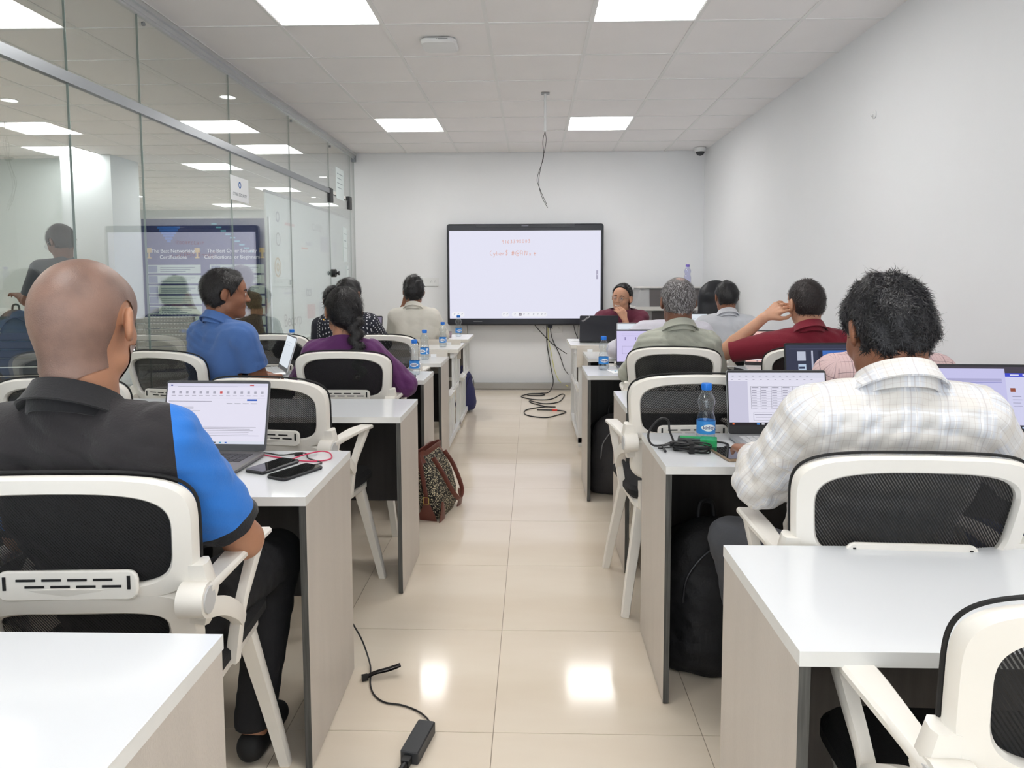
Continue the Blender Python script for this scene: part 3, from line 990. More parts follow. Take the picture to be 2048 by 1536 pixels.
for i in range(-13, 5):
    for j in range(-10, 19):
        if (i, j) in panel_cells: continue
        x, y = cells(i, j); cx, cyy = x + 0.3, y + 0.3
        if cyy > YFAR - 0.2 or cyy < YREAR: continue
        if x > XG - 0.1 and (cyy > YB or cx > XR + 0.1): continue
        if 0 <= j and (i >= -4 or j > 2) and n < 290 and not (i < -9):
            o = link('tile', ct, None, ce); o.location = (cx, cyy, ZC); n += 1
        else:
            far_mb.box(cx - .2905, cyy - .2905, ZC + .0035, cx + .2905, cyy + .2905, ZC + .018)
o = far_mb.build('outer_boards', M_CEIL, ce); o['kind'] = 'stuff'

# walls
o = struct('wall_right', MB().box(XR, YREAR, 0, XR + 0.15, YB + 0.2, ZC + 0.1), M_WALL)
o = struct('wall_back', MB().box(XG - 0.02, YB, 0, XR, YB + 0.2, ZC + 0.1), M_WALL)
struct('wall_rear', MB().box(XFAR, YREAR - 0.15, 0, XR + 0.15, YREAR, 0.35).box(XFAR, YREAR - 0.15, 2.6, XR + 0.15, YREAR, ZC + 0.1), M_WALL)  # middle band left open for the added fill window
wn = empty('fill_window_1', (0, YREAR - .08, 0)); wn['kind'] = 'structure'; wn['label'] = 'added unseen fill-light window behind the camera'  # unseen window, added to let in light for the dark ceiling
mb = MB()
for x in [XFAR + .03 + 1.5 * k for k in range(8)] + [XR]: mb.box(x - .03, -.03, .35, x + .03, .03, 2.6)
mb.box(XFAR, -.03, .35, XR, .03, .41).box(XFAR, -.03, 2.54, XR, .03, 2.6)
mb.build('fill_window_frame', M_ALU, wn)
MB().box(XFAR, -.004, .41, XR, .004, 2.54).build('fill_window_glass', glass_mat('fill_window_pane', (.97, .98, .98), 1.0), wn)
M_WGREEN = mat('corridor_paint', (206, 214, 212), 0.75, var=0.03, vscale=1.5)
struct('wall_far_left', MB().box(XFAR - 0.15, YREAR, 0, XFAR, YFAR, ZC + 0.1), M_WGREEN)
struct('wall_far_end', MB().box(XFAR, YFAR, 0, XG, YFAR + 0.15, ZC + 0.1), M_WGREEN)
struct('wall_corridor', MB().box(XFAR, 8.60, 0, -5.55, 8.72, ZC + 0.1), M_WGREEN)
struct('pillar', MB().box(-5.55, 8.35, 0, -4.95, 8.95, ZC + 0.1), mat('pillar_paint', (200, 206, 208), 0.7))
M_SKIRT = mat('skirting_strip', (196, 188, 176), 0.7, var=0.2, vscale=9)  # mottled beige-grey strip along the wall foot
struct('baseboard_back', MB().box(XG, YB - 0.006, 0, XR, YB, 0.012), M_SKIRT)
struct('baseboard_right', MB().box(XR - 0.006, YREAR, 0, XR, YB - 0.006, 0.012), M_SKIRT)

# glass partition on the left
part = empty('wall_left', (XG, 0, 0)); part['kind'] = 'structure'; part['label'] = 'frameless glass partition along the left side'
def pane(y0, y1, z0, z1, x=0.0, m=M_GLASS, name='glass_panel', parent=part):
    mb = MB(); mb.box(x - 0.005, y0 + 0.0015, z0, x + 0.005, y1 - 0.0015, z1)
    o = mb.build(name, m, parent)
    e = MB()
    e.box(x - 0.0052, y0 + 0.0002, z0, x + 0.0052, y0 + 0.0015, z1); e.box(x - 0.0052, y1 - 0.0015, z0, x + 0.0052, y1 - 0.0002, z1)
    e.build('polished_edge', M_GEDGE, o)
    return o
joints = [-2.2, -1.0, 0.2, 1.4, 2.6, 3.22, 3.82, 4.95, 6.17]
for a, b in zip(joints[:-1], joints[1:]):
    pane(a, b, 0.012, 2.19); pane(a, b, 2.235, ZC - 0.05)
pane(6.17, 7.36, 0.012, 2.19); pane(6.17, 7.36, 2.235, ZC - 0.05)
pane(7.36, 8.22, 2.235, ZC - 0.05); pane(8.22, YB - 0.01, 0.012, ZC - 0.05)
mb = MB()
mb.box(-0.022, YREAR, ZC - 0.055, 0.022, YB, ZC - 0.005).box(0.022, YREAR, ZC - 0.03, 0.04, YB, ZC - 0.005).box(-0.012, YREAR, ZC - 0.066, 0.012, YB, ZC - 0.055)
mb.build('top_channel', M_ALU, part)
MB().box(-0.014, YREAR, 0.0, 0.014, 7.36, 0.022).build('floor_channel', M_ALU, part)
MB().box(-0.016, YREAR, 2.188, 0.016, 7.36, 2.237).build('transom_rail', M_ALU_D, part)
for y in (3.22, 3.82, 6.17, 7.36):
    mb = MB(); mb.tube([(0.004, y + 0.05, ZC - 0.10), (0.016, y + 0.05, ZC - 0.10)], 0.012, 12); mb.build('patch_bolt', M_ALU_D, part)
mb = MB(); mb.box(-0.02, YB - 0.035, ZC - 0.10, 0.03, YB, ZC - 0.03); mb.build('corner_block', M_ALU_D, part)

door = empty('door_1', (XG, 7.36, 0)); door['kind'] = 'structure'; door['label'] = 'frameless glass door with black patch fittings near the back wall'
o = pane(0.004, 0.855, 0.012, 2.185, name='glass_leaf', parent=door)
for yy, nm in ((0.03, 'patch_hinge'), (0.80, 'patch_hinge')):
    mb = MB(); mb.rbox(-0.022, yy - 0.05, 2.10, 0.022, yy + 0.06, 2.245, 0.006)
    mb.build(nm, M_BLACK, door)
MB().box(-0.006, 0.08, 2.186, 0.006, 0.78, 2.196).build('head_seal', M_BLACK, door)
mb = MB()
mb.tube([(-0.03, 0.10, 1.37), (0.03, 0.10, 1.37)], 0.042, 24); mb.tube([(0.03, 0.10, 1.37), (0.055, 0.10, 1.37)], 0.014, 16)
mb.tube([(0.055, 0.10, 1.37), (0.066, 0.10, 1.37)], 0.022, 16)
mb.build('knob_lock', M_BLACK, door)
mb = MB(); mb.tube([(0.035, 0.09, 0.85), (0.035, 0.09, 1.24)], 0.011, 12); mb.tube([(0.0, 0.09, 0.9), (0.035, 0.09, 0.9)], 0.006, 8); mb.tube([(0.0, 0.09, 1.2), (0.035, 0.09, 1.2)], 0.006, 8)
mb.build('pull_bar', M_BLACK, door)

# ceiling lights
M_PANEL = D.materials.new('led_diffuser'); M_PANEL.use_nodes = True
b = M_PANEL.node_tree.nodes['Principled BSDF']
b.inputs['Base Color'].default_value = (0.9, 0.9, 0.9, 1); b.inputs['Emission Color'].default_value = (1.0, 0.985, 0.96, 1)
b.inputs['Emission Strength'].default_value = PANEL_STRENGTH
frame_me = MB().box(-.2985, -.2985, 0, .2985, -.283, .03).box(-.2985, .283, 0, .2985, .2985, .03).box(-.2985, -.283, 0, -.283, .283, .03).box(.283, -.283, 0, .2985, .283, .03).box(-.283, -.283, .022, .283, .283, .03).mesh('frame')
frame_me.materials.append(mat('led_frame', (240, 240, 240), 0.4))
diff_me = MB().box(-.283, -.283, .006, .283, .283, .012).mesh('diffuser'); diff_me.materials.append(M_PANEL)
def led(i, j, label, group):
    x, y = cells(i, j)
    t = empty('ceiling_light', (x + .3, y + .3, ZC)); tag(t, label, 'light', group)
    link('frame', frame_me, None, t); link('diffuser', diff_me, None, t)
lab = {(-1, 0): 'large square LED panel in the ceiling, nearer pair, left one', (2, 0): 'large square LED panel in the ceiling, nearer pair, right one',
       (-1, 5): 'square LED panel above the back row, left of the hanging cable', (2, 5): 'square LED panel above the back row, right of the hanging cable'}
for i, j, _ in ROOM_LIGHTS:
    led(i, j, lab.get((i, j), 'square LED ceiling panel behind the camera, %s one, %s pair' % ('left' if i < 0 else 'right', 'nearer' if j > -6 else 'rearmost')), 'square LED panels in the classroom ceiling')
NL = {(-4, 7): 'square LED panel beyond the glass, just left of the logo wall', (-6, 9): 'square LED panel beyond the glass above the certification poster', (-6, 13): 'farthest square LED panel beyond the glass, small above the poster',
      (-8, 7): 'square LED panel beyond the glass in front of the pillar', (-10, 9): 'square LED panel beyond the glass at the left edge of the picture', (-9, 17): 'added LED fill panel beyond the glass at the far end, left', (-6, 17): 'added LED fill panel beyond the glass at the far end, right'}  # far-end pair is added as fill light
for k, (i, j) in enumerate(NEAR_LIGHTS):
    led(i, j, NL.get((i, j), 'added unseen LED fill panel beyond the glass outside the picture, %s row, %s one' % (['second', 'third', 'fourth', 'fifth'][min(3, max(0, (i + 12) // 3))], 'rear' if j < 0 else ('front' if j < 6 else 'farthest'))), 'LED panels beyond the glass')
for x, y, lb in ((-2.45, 5.80, 'round downlight just beyond the glass, above the transom'), (-4.27, 5.83, 'round downlight beyond the glass at the left edge'), (-5.3, 8.0, 'round downlight beyond the glass beside the pillar'), (-3.0, 10.3, 'round downlight over the corridor beside the logo wall'), (-3.9, 12.8, 'farthest round downlight beyond the glass')):
    t = empty('downlight', (x, y, ZC)); tag(t, lb, 'light', 'round downlights beyond the glass')
    MB().lathe([(.052, 0.004), (.060, -.004), (.066, -.002), (.066, .004)], 24).build('trim_ring', M_TBAR, t)
    MB().lathe([(.001, .001), (.052, .001)], 24).build('lamp', M_PANEL, t)

# frosted logo wall and poster beyond the glass
M_FROST = mat('frosted_film', (214, 224, 222), 0.5)
lw = MB(); lw.box(-0.01, 0, 0, 0.01, 4.3, 2.43)
lo = lw.build('wall_logo_film', M_FROST); lo.location = (-3.45, 9.2, 0); lo['kind'] = 'structure'; lo['label'] = 'frosted glass wall with company logos'
MB().box(-.02, 0, 2.43, .02, 4.3, 2.47).build('head_rail', M_ALU_D, lo)
ML = Matrix(((0, 0, 1, 0.0115), (1, 0, 0, 0), (0, 1, 0, 0), (0, 0, 0, 1)))   # text plane facing +x, running away
GY = flat((150, 160, 166)); 
def logo(s, y, z, size, rgb): text(s, size, flat(rgb), lo, 'logo', Matrix.Translation((0, 0, 0)) @ ML @ Matrix.Translation((y, z, 0)), ext=0.0005)
logo('CLOUD', 2.2, 2.12, 0.16, (150, 156, 164)); logo('tcs', 1.7, 1.12, 0.24, (118, 128, 142))
logo('Becorp', 0.95, 0.72, 0.26, (118, 126, 132))

mb = MB(); Q = lambda y0, z0, y1, z1, k: mb.add([(0.0125, y0, z0), (0.0125, y1, z0), (0.0125, y1, z1), (0.0125, y0, z1)], [(0, 1, 2, 3)], k)
Q(1.6, .70, 2.0, .92, 0); Q(2.2, .62, 2.9, .95, 1); Q(2.35, 1.75, 2.8, 2.0, 1); Q(3.1, 1.70, 3.3, 1.95, 1); Q(1.4, 1.76, 1.7, 1.785, 2); Q(.6, 1.10, 1.1, 1.13, 1); Q(.65, 1.17, 1.05, 1.18, 1); Q(2.5, 1.06, 3.2, 1.12, 1); Q(.7, 2.06, 1.1, 2.1, 0); Q(1.6, 1.82, 1.9, 1.88, 1); Q(3.0, 1.42, 3.5, 1.5, 1)
mb.build('logo', [flat((205, 170, 172)), flat((186, 192, 202)), flat((220, 150, 130))], lo)
def ringlogo(y, z, r0, r1, rgb):
    pts = MB(); n = 28
    pts.loft([[(0.0125, y + r * 0.9 * math.cos(2 * math.pi * k / n), z + r * math.sin(2 * math.pi * k / n)) for k in range(n)] for r in (r0, r1)], False, False, 0)
    pts.build('logo', flat(rgb), lo)
ringlogo(0.38, 1.47, .11, .135, (196, 170, 120)); ringlogo(0.38, 1.47, .03, .06, (200, 180, 130)); ringlogo(0.42, 2.15, .05, .075, (120, 130, 150)); ringlogo(.42, 1.85, .075, .09, (120, 124, 132))
ps = empty('poster_board', (-4.28, 9.25, 0)); tag(ps, 'dark blue certification poster board with white headings beyond the glass', 'poster')
MB().box(-.83, 0, 0, .83, .03, 2.10).build('board', mat('poster_navy', (38, 52, 108), 0.5), ps)
MB().box(-.86, -.004, 0, -.83, .034, 2.12).box(.83, -.004, 0, .86, .034, 2.12).box(-.83, -.004, 2.10, .83, .034, 2.12).build('frame', M_ALU, ps)
MP = Matrix(((1, 0, 0, 0), (0, 0, -1, -0.001), (0, 1, 0, 0), (0, 0, 0, 1)))
it = []
for cx in (-.42, .42):
    for k in range(7):
        z = 1.50 - 0.135 * k
        it.append((cx - .36, z - .11, cx + .36, z, (206, 224, 216)))
        it.append((cx - .34, z - .10, cx - .22, z - .012, (110, 130, 160), 2))
        for q in range(3): it.append((cx - .18, z - .04 - .025 * q, cx + .28 - .06 * q, z - .03 - .025 * q, (120, 140, 150), 2))
for x0, w in ((-.62, .30),):
    for q in range(6): it.append((x0 + q * .025, 1.97 - q * .035, x0 + w - q * .025, 2.0 - q * .035, (40, 110, 200), 1))
it += [(.10 + q * .06, 2.02 - q * .045, .17 + q * .06, 2.04 - q * .045, (110, 190, 210)) for q in range(9)]
for cx in (-.74, -.10, .76):
    it += [(cx - .035, 1.66, cx + .035, 1.72, (220, 190, 110), 2), (cx - .012, 1.60, cx + .012, 1.66, (220, 190, 110), 2), (cx - .028, 1.585, cx + .028, 1.60, (220, 190, 110), 2)]
quads('print', it, MP, ps, lit=False, lift=0.001)
for cx, a, b_ in ((-.42, 'The Best Networking', 'Certifications'), (.36, 'The Best Cyber Security', 'Certifications for Beginners')):
    text(a, 0.066, flat((235, 240, 245)), ps, 'lettering', MP @ Matrix.Translation((cx, 1.68, .003)), bold=0.001)
    text(b_, 0.066, flat((235, 240, 245)), ps, 'lettering', MP @ Matrix.Translation((cx, 1.60, .003)), bold=0.001)

# sheets and a sign stuck on the glass
def sheet(y0, z0, y1, z1, label, rgb=(226, 236, 236), lines=3):
    t = empty('paper_sheet', (XG + 0.006, y0, z0)); tag(t, label, 'paper')
    MB().box(0, 0, 0, 0.0012, y1 - y0, z1 - z0).build('sheet', mat('sheet_%d' % rgb[0], rgb, 0.7), t)
    mb = MB()
    for k in range(lines):
        z = (z1 - z0) * (0.8 - 0.6 * k / max(1, lines)); mb.box(0.0012, .04, z, 0.0016, (y1 - y0) * (.9 - .15 * (k % 2)), z + .008)
    mb.build('print', flat((150, 165, 170)), t)
    return t
sheet(7.62, 2.17, 7.93, 2.50, 'large pale sheet taped high on the glass above the door', lines=4)
sheet(7.86, 1.50, 8.02, 1.88, 'narrow white sheet taped on the glass door, upper one')
sheet(7.98, 1.22, 8.06, 1.46, 'small white strip taped on the glass door, below the narrow sheet', lines=1)
t = empty('sign', (XG + 0.008, 4.92, 1.86)); tag(t, 'small white CYBER SECURITY sign with a blue emblem hanging on the glass', 'sign')
MB().box(0, 0, 0, .003, .31, .17).build('plate', mat('sign_white', (240, 243, 245), .5), t)
MS = Matrix(((0, 0, 1, .0036), (1, 0, 0, 0), (0, 1, 0, 0), (0, 0, 0, 1)))
text('CYBER SECURITY', .031, flat((70, 80, 100)), t, 'lettering', MS @ Matrix.Translation((.155, .045, 0)))
mb = MB(); mb.lathe([(.014, 0), (.024, 0)], 20); e = mb.build('emblem', flat((60, 110, 180)), t); e.matrix_local = MS @ Matrix.Translation((.155, .115, 0))

# fixtures
t = empty('dome_camera', (1.90, 8.22, ZC)); tag(t, 'small white dome security camera in the back right ceiling corner', 'camera')
MB().lathe([(.001, 0), (.062, 0), (.064, -.03), (.055, -.045), (.050, -.046)], 28).build('housing', M_BWHITE, t)
MB().lathe([(.050, -.044), (.046, -.062), (.03, -.082), (.001, -.09)], 28).build('dome', mat('smoked_dome', (60, 62, 66), 0.08), t)
t = empty('access_point', (-.57, 4.53, ZC)); tag(t, 'flat rounded white wireless access point on the ceiling', 'router')
MB().rbox(-.11, -.11, -.034, .11, .11, -.004, .045, seg=6).build('housing', M_BWHITE, t)
MB().rbox(-.06, -.06, -.004, .06, .06, 0, .02).build('mount', M_GREY, t)
MB().box(.0, -.112, -.018, .06, -.109, -.012).box(-.01, -.112, -.017, -.004, -.109, -.013).build('vent_mark', M_GREY, t)
t = empty('cable_conduit', (.106, 5.78, ZC)); tag(t, 'white conduit drop with two loose dark wires hanging from the ceiling', 'cable')
MB().box(-.03, -.03, -.006, .035, .03, 0).build('ceiling_plate', M_GREY, t)
MB().tube([(0, 0, 0), (0, 0, -.30)], .011, 10).build('conduit', M_BWHITE, t)
wm = MB()
wm.tube(bez([(0, 0, -.29), (.008, 0, -.38), (-.02, 0, -.52), (-.05, 0, -.68), (-.03, 0, -.80), (.02, .0, -.90)]), .0022, 6)
wm.tube(bez([(0, 0, -.29), (-.018, 0, -.38), (-.012, 0, -.50), (-.062, 0, -.66), (-.045, 0, -.74), (.012, .0, -.87)]), .0022, 6)
wm.build('wires', M_BLACKR, t)
t = empty('switch_plate', (-1.22, YB, 1.27)); tag(t, 'white wall socket plate left of the display', 'socket')
MB().rbox(-.115, -.05, 0, .115, .05, .012, .006, M=Matrix.Rotation(math.pi / 2, 4, 'X')).build('plate', M_BWHITE, t)
mb = MB()
for x in (.03, .075):
    for a, b2 in ((-.008, 0), (.008, 0), (0, .012)): mb.box(x + a - .003, -.0135, b2 - .003, x + a + .003, -.012, b2 + .003)
mb.box(-.09, -.0135, -.028, -.07, -.012, .028); mb.build('slots', M_GREY, t)
for k, (x, lb) in enumerate(((.10, 'white wall socket plate under the display, left of the plug'), (.28, 'white wall socket plate under the display with black plug'))):
    t = empty('socket_plate', (x, YB, .715)); tag(t, lb, 'socket')
    MB().rbox(-.085, -.045, 0, .085, .045, .012, .006, M=Matrix.Rotation(math.pi / 2, 4, 'X')).build('plate', M_BWHITE, t)
    mb = MB()
    for q in (-.045, .04):
        for a, b2 in ((-.009, 0), (.009, 0), (0, .014)): mb.box(q + a - .003, -.0135, b2 - .003, q + a + .003, -.012, b2 + .003)
    mb.build('slots', M_GREY, t)
t = empty('wall_boss', (XR, 4.29, 2.254)); tag(t, 'tiny round white fixing on the right wall', 'fixture')
MB().lathe([(.001, 0), (.022, .0), (.024, .006), (.012, .012), (.010, .022), (.001, .024)], 20, M=Matrix.Rotation(-math.pi / 2, 4, 'Y')).build('cap', M_BWHITE, t)
# ---------------------------------------------------------------- display on the back wall
tv = empty('display_panel', (-.079, 8.30, 0)); tag(tv, 'large black-framed interactive display with handwriting at the back wall', 'screen')
Z0, Z1 = .765, 1.937; W2 = .905
mb = MB(); RX = Matrix.Rotation(math.pi / 2, 4, 'X')
mb.rbox(-W2, Z0, -.03, W2, Z1, .045, .03, M=RX, seg=6)
mb.build('bezel', mat('display_bezel', (34, 36, 44), 0.3), tv)
MB().rbox(-.57, 1.895, .045, .57, 1.932, .049, .008, M=RX).build('camera_bar', mat('camera_bar', (26, 28, 36), 0.2), tv)
MV = RX @ Matrix.Translation((0, 0, .0455))
MB().box(-.04, -.0496, 1.908, .04, -.0491, 1.917).build('badge', flat((110, 112, 122)), tv)
sx0, sx1, sz0, sz1 = -.876, .872, .845, 1.858
it = [(sx0, sz0, sx1, sz1, (233, 233, 250))]
def pill(x0, x1, z, r=.026):
    return [(x0, z - r, x1, z + r, (246, 246, 253), 2), (x0 - r * .5, z - r * .7, x0, z + r * .7, (246, 246, 253), 2), (x1, z - r * .7, x1 + r * .5, z + r * .7, (246, 246, 253), 2)]
for a, b2 in ((-.84, -.72), (-.26, -.20), (-.14, .24)): it += pill(a, b2, .893)
for x in (-.82, -.775, -.73, -.245, -.205, -.115, -.01, .04, .10, .15, .20, .235):
    it += [(x - .008, .884, x + .008, .887, (150, 150, 165), 3), (x - .008, .899, x + .008, .902, (150, 150, 165), 3), (x - .008, .887, x - .005, .899, (150, 150, 165), 3)]
it += [(-.072, .877, -.042, .909, (96, 84, 98), 3), (-.064, .885, -.050, .901, (235, 235, 245), 4)]
it += [(.82, 1.30, .842, 1.40, (176, 172, 196), 2), (.828, 1.345, .834, 1.355, (240, 240, 250), 3)]
quads('screen', it, MV, tv)
# handwriting as pen strokes
G = {'9': [[(.8, .7), (.5, 1), (.2, .8), (.3, .55), (.7, .6), (.8, .8), (.75, .3), (.6, 0)]], '1': [[(.5, 1), (.5, 0)]],
     '6': [[(.7, 1), (.35, .6), (.25, .2), (.5, 0), (.75, .2), (.6, .42), (.3, .3)]], '3': [[(.2, .9), (.6, 1), (.7, .75), (.4, .55), (.75, .4), (.7, .1), (.2, 0)]],
     '7': [[(.2, 1), (.8, 1), (.5, 0)], [(.3, .5), (.75, .5)]], '8': [[(.5, .5), (.25, .8), (.5, 1), (.75, .8), (.5, .5), (.25, .2), (.5, 0), (.75, .2), (.5, .5)]],
     '0': [[(.5, 1), (.25, .7), (.25, .25), (.5, 0), (.75, .3), (.75, .7), (.5, 1)]], 'C': [[(.8, .9), (.5, 1), (.2, .7), (.2, .3), (.5, 0), (.8, .1)]],
     'y': [[(.2, .55), (.35, .2), (.6, .15)], [(.75, .55), (.6, .15), (.35, -.35), (.15, -.3)]], 'b': [[(.25, .9), (.25, 0)], [(.25, .4), (.6, .45), (.7, .15), (.25, 0)]],
     'e': [[(.2, .25), (.7, .3), (.6, .5), (.3, .45), (.2, .15), (.45, 0), (.75, .08)]], 'r': [[(.3, .5), (.3, 0)], [(.3, .3), (.5, .48), (.7, .45)]],
     '$': [[(.8, .95), (.4, 1), (.3, .75), (.7, .5), (.6, .15), (.2, .1)], [(.6, 1.2), (.4, -.15)]], '#': [[(.35, 1), (.25, 0)], [(.65, 1), (.6, 0)], [(.1, .65), (.85, .7)], [(.1, .3), (.85, .35)]],
     '@': [[(.6, .45), (.4, .6), (.3, .35), (.5, .3), (.65, .6), (.7, .3), (.95, .5), (.85, .9), (.4, 1), (.05, .6), (.1, .15), (.5, -.1), (.9, 0)]],
     'A': [[(.15, 0), (.2, .9), (.45, 1), (.7, .85), (.7, 0)], [(.2, .45), (.7, .45)]], 'N': [[(.15, 0), (.2, 1), (.7, .05), (.75, .95)]],
     'x': [[(.2, .4), (.6, 0)], [(.6, .4), (.2, 0)]], 't': [[(.45, .7), (.45, .05), (.6, 0)], [(.15, .35), (.85, .38)]], ' ': []}
mb = MB()
def write(s, x, z, size, adv, slope=0.02):
    rs = random.Random(5)
    for ch in s:
        for st in G[ch]:
            pts = bez([(x + p[0] * size * .8, -.047, z + p[1] * size) for p in st], 18)
            mb.sweep(pts, [.0075] * len(pts), [.0008] * len(pts), (0, 1, 0), smooth=False) if False else mb.tube(pts, .0021, 5)
        x += adv[0] * size if ch in '1 $' else adv[1] * size; z += slope * size * rs.uniform(0, 1.2)
write('9163398003', -.27, 1.712, .038, (.75, .90), .03)
write('Cyber$', -.410, 1.575, .052, (.70, .68), .01); write('#@ANxt', -.160, 1.573, .054, (.8, .93), .0)
mb.build('handwriting', emit((232, 158, 128), .85), tv)
MB().box(-.60, -.046, .808, -.50, -.05, .812).build('stylus', M_GREY, tv)
mb = MB()
for x in (-.72, .66): mb.box(x - .04, -.01, .05, x + .04, .06, .80)
mb.box(-.9, -.02, .02, .88, .06, .08)
for x in (-.72, .66): mb.box(x - .03, -.18, .0, x + .03, .09, .04)
mb.build('stand', mat('stand_grey', (168, 166, 163), .4, metal=.3), tv)

# ---------------------------------------------------------------- desks
def desk(x0, x1, y0, y1, z, label, group, inner=1, rz=0.0):
    """inner: +1 when the aisle end is at x1, -1 when at x0"""
    cx, cyy = (x0 + x1) / 2, (y0 + y1) / 2
    t = empty('desk', (cx, cyy, 0), rz); tag(t, label, 'desk', group)
    hx, hy = (x1 - x0) / 2, (y1 - y0) / 2
    MB().box(-hx, -hy, z - .024, hx, hy, z, [1, 1, 1, 1, 1, 0]).build('desktop', [M_DESKTOP, M_EDGE], t)
    for sx in (-1, 1):
        a, b = (hx - .019, hx - .001) if sx > 0 else (-hx + .001, -hx + .019)
        mi = [2, 0, 1, 1, 1, 1] if sx > 0 else [0, 2, 1, 1, 1, 1]
        MB().box(a, -hy + .004, 0.004, b, hy - .004, z - .024, mi).build('side_panel', [M_VENEER, M_EDGED, M_DARKW], t)
        mbf = MB()
        for yy in (-hy + .05, hy - .05): mbf.box(a + .003, yy - .015, 0, b - .003, yy + .015, .004)
        mbf.build('glide', M_BLACK, t)
    MB().box(-hx + .019, hy - .036, .27, hx - .019, hy - .020, z - .024).build('modesty_panel', M_DARKW, t)
    return t
ZD = .745
GD = 'white-topped classroom desks'
LX = -1.98
desks = {}
for nm, a in dict(
    L1=(-2.0, -.490, .56, 1.075, 'white-topped desk at the bottom left corner of the picture', 1, 0),
    L2=(LX, -.590, 1.77, 2.265, 'white-topped left desk with the open laptop and two phones', 1, .02),
    L3=(LX, -.535, 2.845, 3.285, 'empty white-topped left desk in front of the purple tunic', 1, .0),
    L4=(LX, -.600, 3.90, 4.29, 'left desk before the purple tunic, nearest water bottle on it', 1, 0),
    L5=(LX, -.605, 4.69, 5.13, 'left desk with dark legs, second water bottle on it', 1, 0),
    R1=(.403, 1.92, 1.043, 1.472, 'empty white-topped desk at the bottom right corner', -1, 0),
    R2=(.400, 1.92, 2.10, 2.565, 'right desk holding the phone and green-taped charger', -1, 0),
    R3=(.408, 1.92, 3.07, 3.535, 'right desk behind the empty net chair, dark laptop on it', -1, 0),
    R4=(.322, 1.92, 4.09, 4.57, 'right desk with a water bottle before the grey-haired man', -1, 0),
    R5=(.393, 1.92, 4.97, 5.465, 'low-showing right desk between grey-haired man and bench', -1, 0)).items():
    desks[nm] = desk(a[0], a[1], a[2], a[3], ZD, a[4], GD, a[5], a[6])

def bench(x0, x1, y0, y1, label, aisle):
    """white school bench: board top, slatted end frames, plank seat and backrest rail on the near side"""
    t = empty('bench_desk', ((x0 + x1) / 2, y0, 0)); tag(t, label, 'desk', 'white slatted bench desks')
    hx = (x1 - x0) / 2; d = y1 - y0
    MB().box(-hx, 0, ZD - .028, hx, d, ZD, [1, 1, 1, 1, 1, 0]).build('desktop', [mat('bench_top', (240, 240, 238), .25), M_CREAM], t)
    MB().box(-hx + .03, -.50, .43, hx + .0, -.22, .455, [1, 1, 1, 1, 1, 0]).build('seat', [mat('bench_top', (240, 240, 238), .25), M_CREAM], t)
    MB().box(-hx + .02, -.53, .625, hx - .02, -.512, .79).build('backrest', M_PANELW, t)
    for sx in (-1, 1):
        x = sx * (hx - .05)
        mb = MB()
        mb.box(x - .015, -.512, 0, x + .015, -.472, .78); mb.box(x - .015, d - .12, 0, x + .015, d - .08, ZD - .028)
        mb.box(x - .015, -.512, .03, x + .015, d - .08, .07); mb.box(x - .015, -.50, .40, x + .015, d - .1, .43)
        mb.box(x - .015, .02, ZD - .07, x + .015, d - .1, ZD - .028)
        mb.build('end_frame', M_BWHITE, t)
        sl = MB().box(x - .006, -.02, .07, x + .006, .02, .40).mesh('slat'); sl.materials.append(M_BWHITE)
        for k, yy in enumerate((-.40, -.30, -.20, -.10, .02, .14)):
            o = link('slat', sl, None, t); o.location = (0, yy, 0)
        s2 = MB().box(x - .006, .03, .43, x + .006, .07, ZD - .07).mesh('slat'); s2.materials.append(M_BWHITE)
        for yy in (0.02, .14, .28):
            o = link('slat', s2, None, t); o.location = (0, yy, 0)
    MB().box(-hx + .08, d - .10, .30, hx - .08, d - .085, .68).build('modesty_panel', mat('bench_modesty', (120, 116, 112), .5), t)
    mb = MB(); mb.box(aisle * (hx - .12) - .02, -.535, .73, aisle * (hx - .12) + .02, -.53, .765); mb.build('sticker', M_PAPER, t)
    return t
bench(LX, -.590, 5.62, 6.21, 'white slatted bench desk on the left, nearer one', 1)
bench(LX, -.590, 6.57, 7.17, 'white slatted bench desk on the left, farthest by the display', 1)
bench(.325, 1.92, 5.98, 6.62, 'white slatted bench desk on the right carrying the black laptop', -1)

# ---------------------------------------------------------------- chairs
def ring(mb, cz, ow, oh, iw, ih, eo, ei, icz=None, taper=0.1, thick=.026, crown=.012, n=72, itaper=None, mi=0):
    icz = cz if icz is None else icz; itaper = taper if itaper is None else itaper
    def se(a, w, h_, e, c0, tp):
        cc, ss = math.cos(a), math.sin(a)
        x = w * (1 if cc >= 0 else -1) * abs(cc) ** (2 / e); z = h_ * (1 if ss >= 0 else -1) * abs(ss) ** (2 / e)
        x *= 1 - tp * (0.5 - z / (2 * h_)); z -= crown * (x / w) ** 2
        return x, c0 + z
    rings = []
    for k in range(n):
        a = 2 * math.pi * k / n
        xo, zo = se(a, ow, oh, eo, cz, taper); xi, zi = se(a, iw, ih, ei, icz, itaper)
        sec = []
        for u, v in ((0, -.35), (.12, -1), (.85, -1), (1, -.3), (1, .3), (.85, 1), (.12, 1), (0, .35)):
            x = xi + (xo - xi) * u; z = zi + (zo - zi) * u
            sec.append((x, back_y(x, z) + v * thick / 2, z))
        rings.append(sec)
    m = len(rings[0]); vs = [p for r in rings for p in r]; fs = []
    for j in range(n):
        for i in range(m):
            k, l = (i + 1) % m, (j + 1) % n
            fs.append((j * m + i, l * m + i, l * m + k, j * m + k))
    mb.add(vs, fs, mi, True)
def back_y(x, z): return .045 * (abs(x) / .245) ** 2.2 - .075 * ((z - .68) / .30)

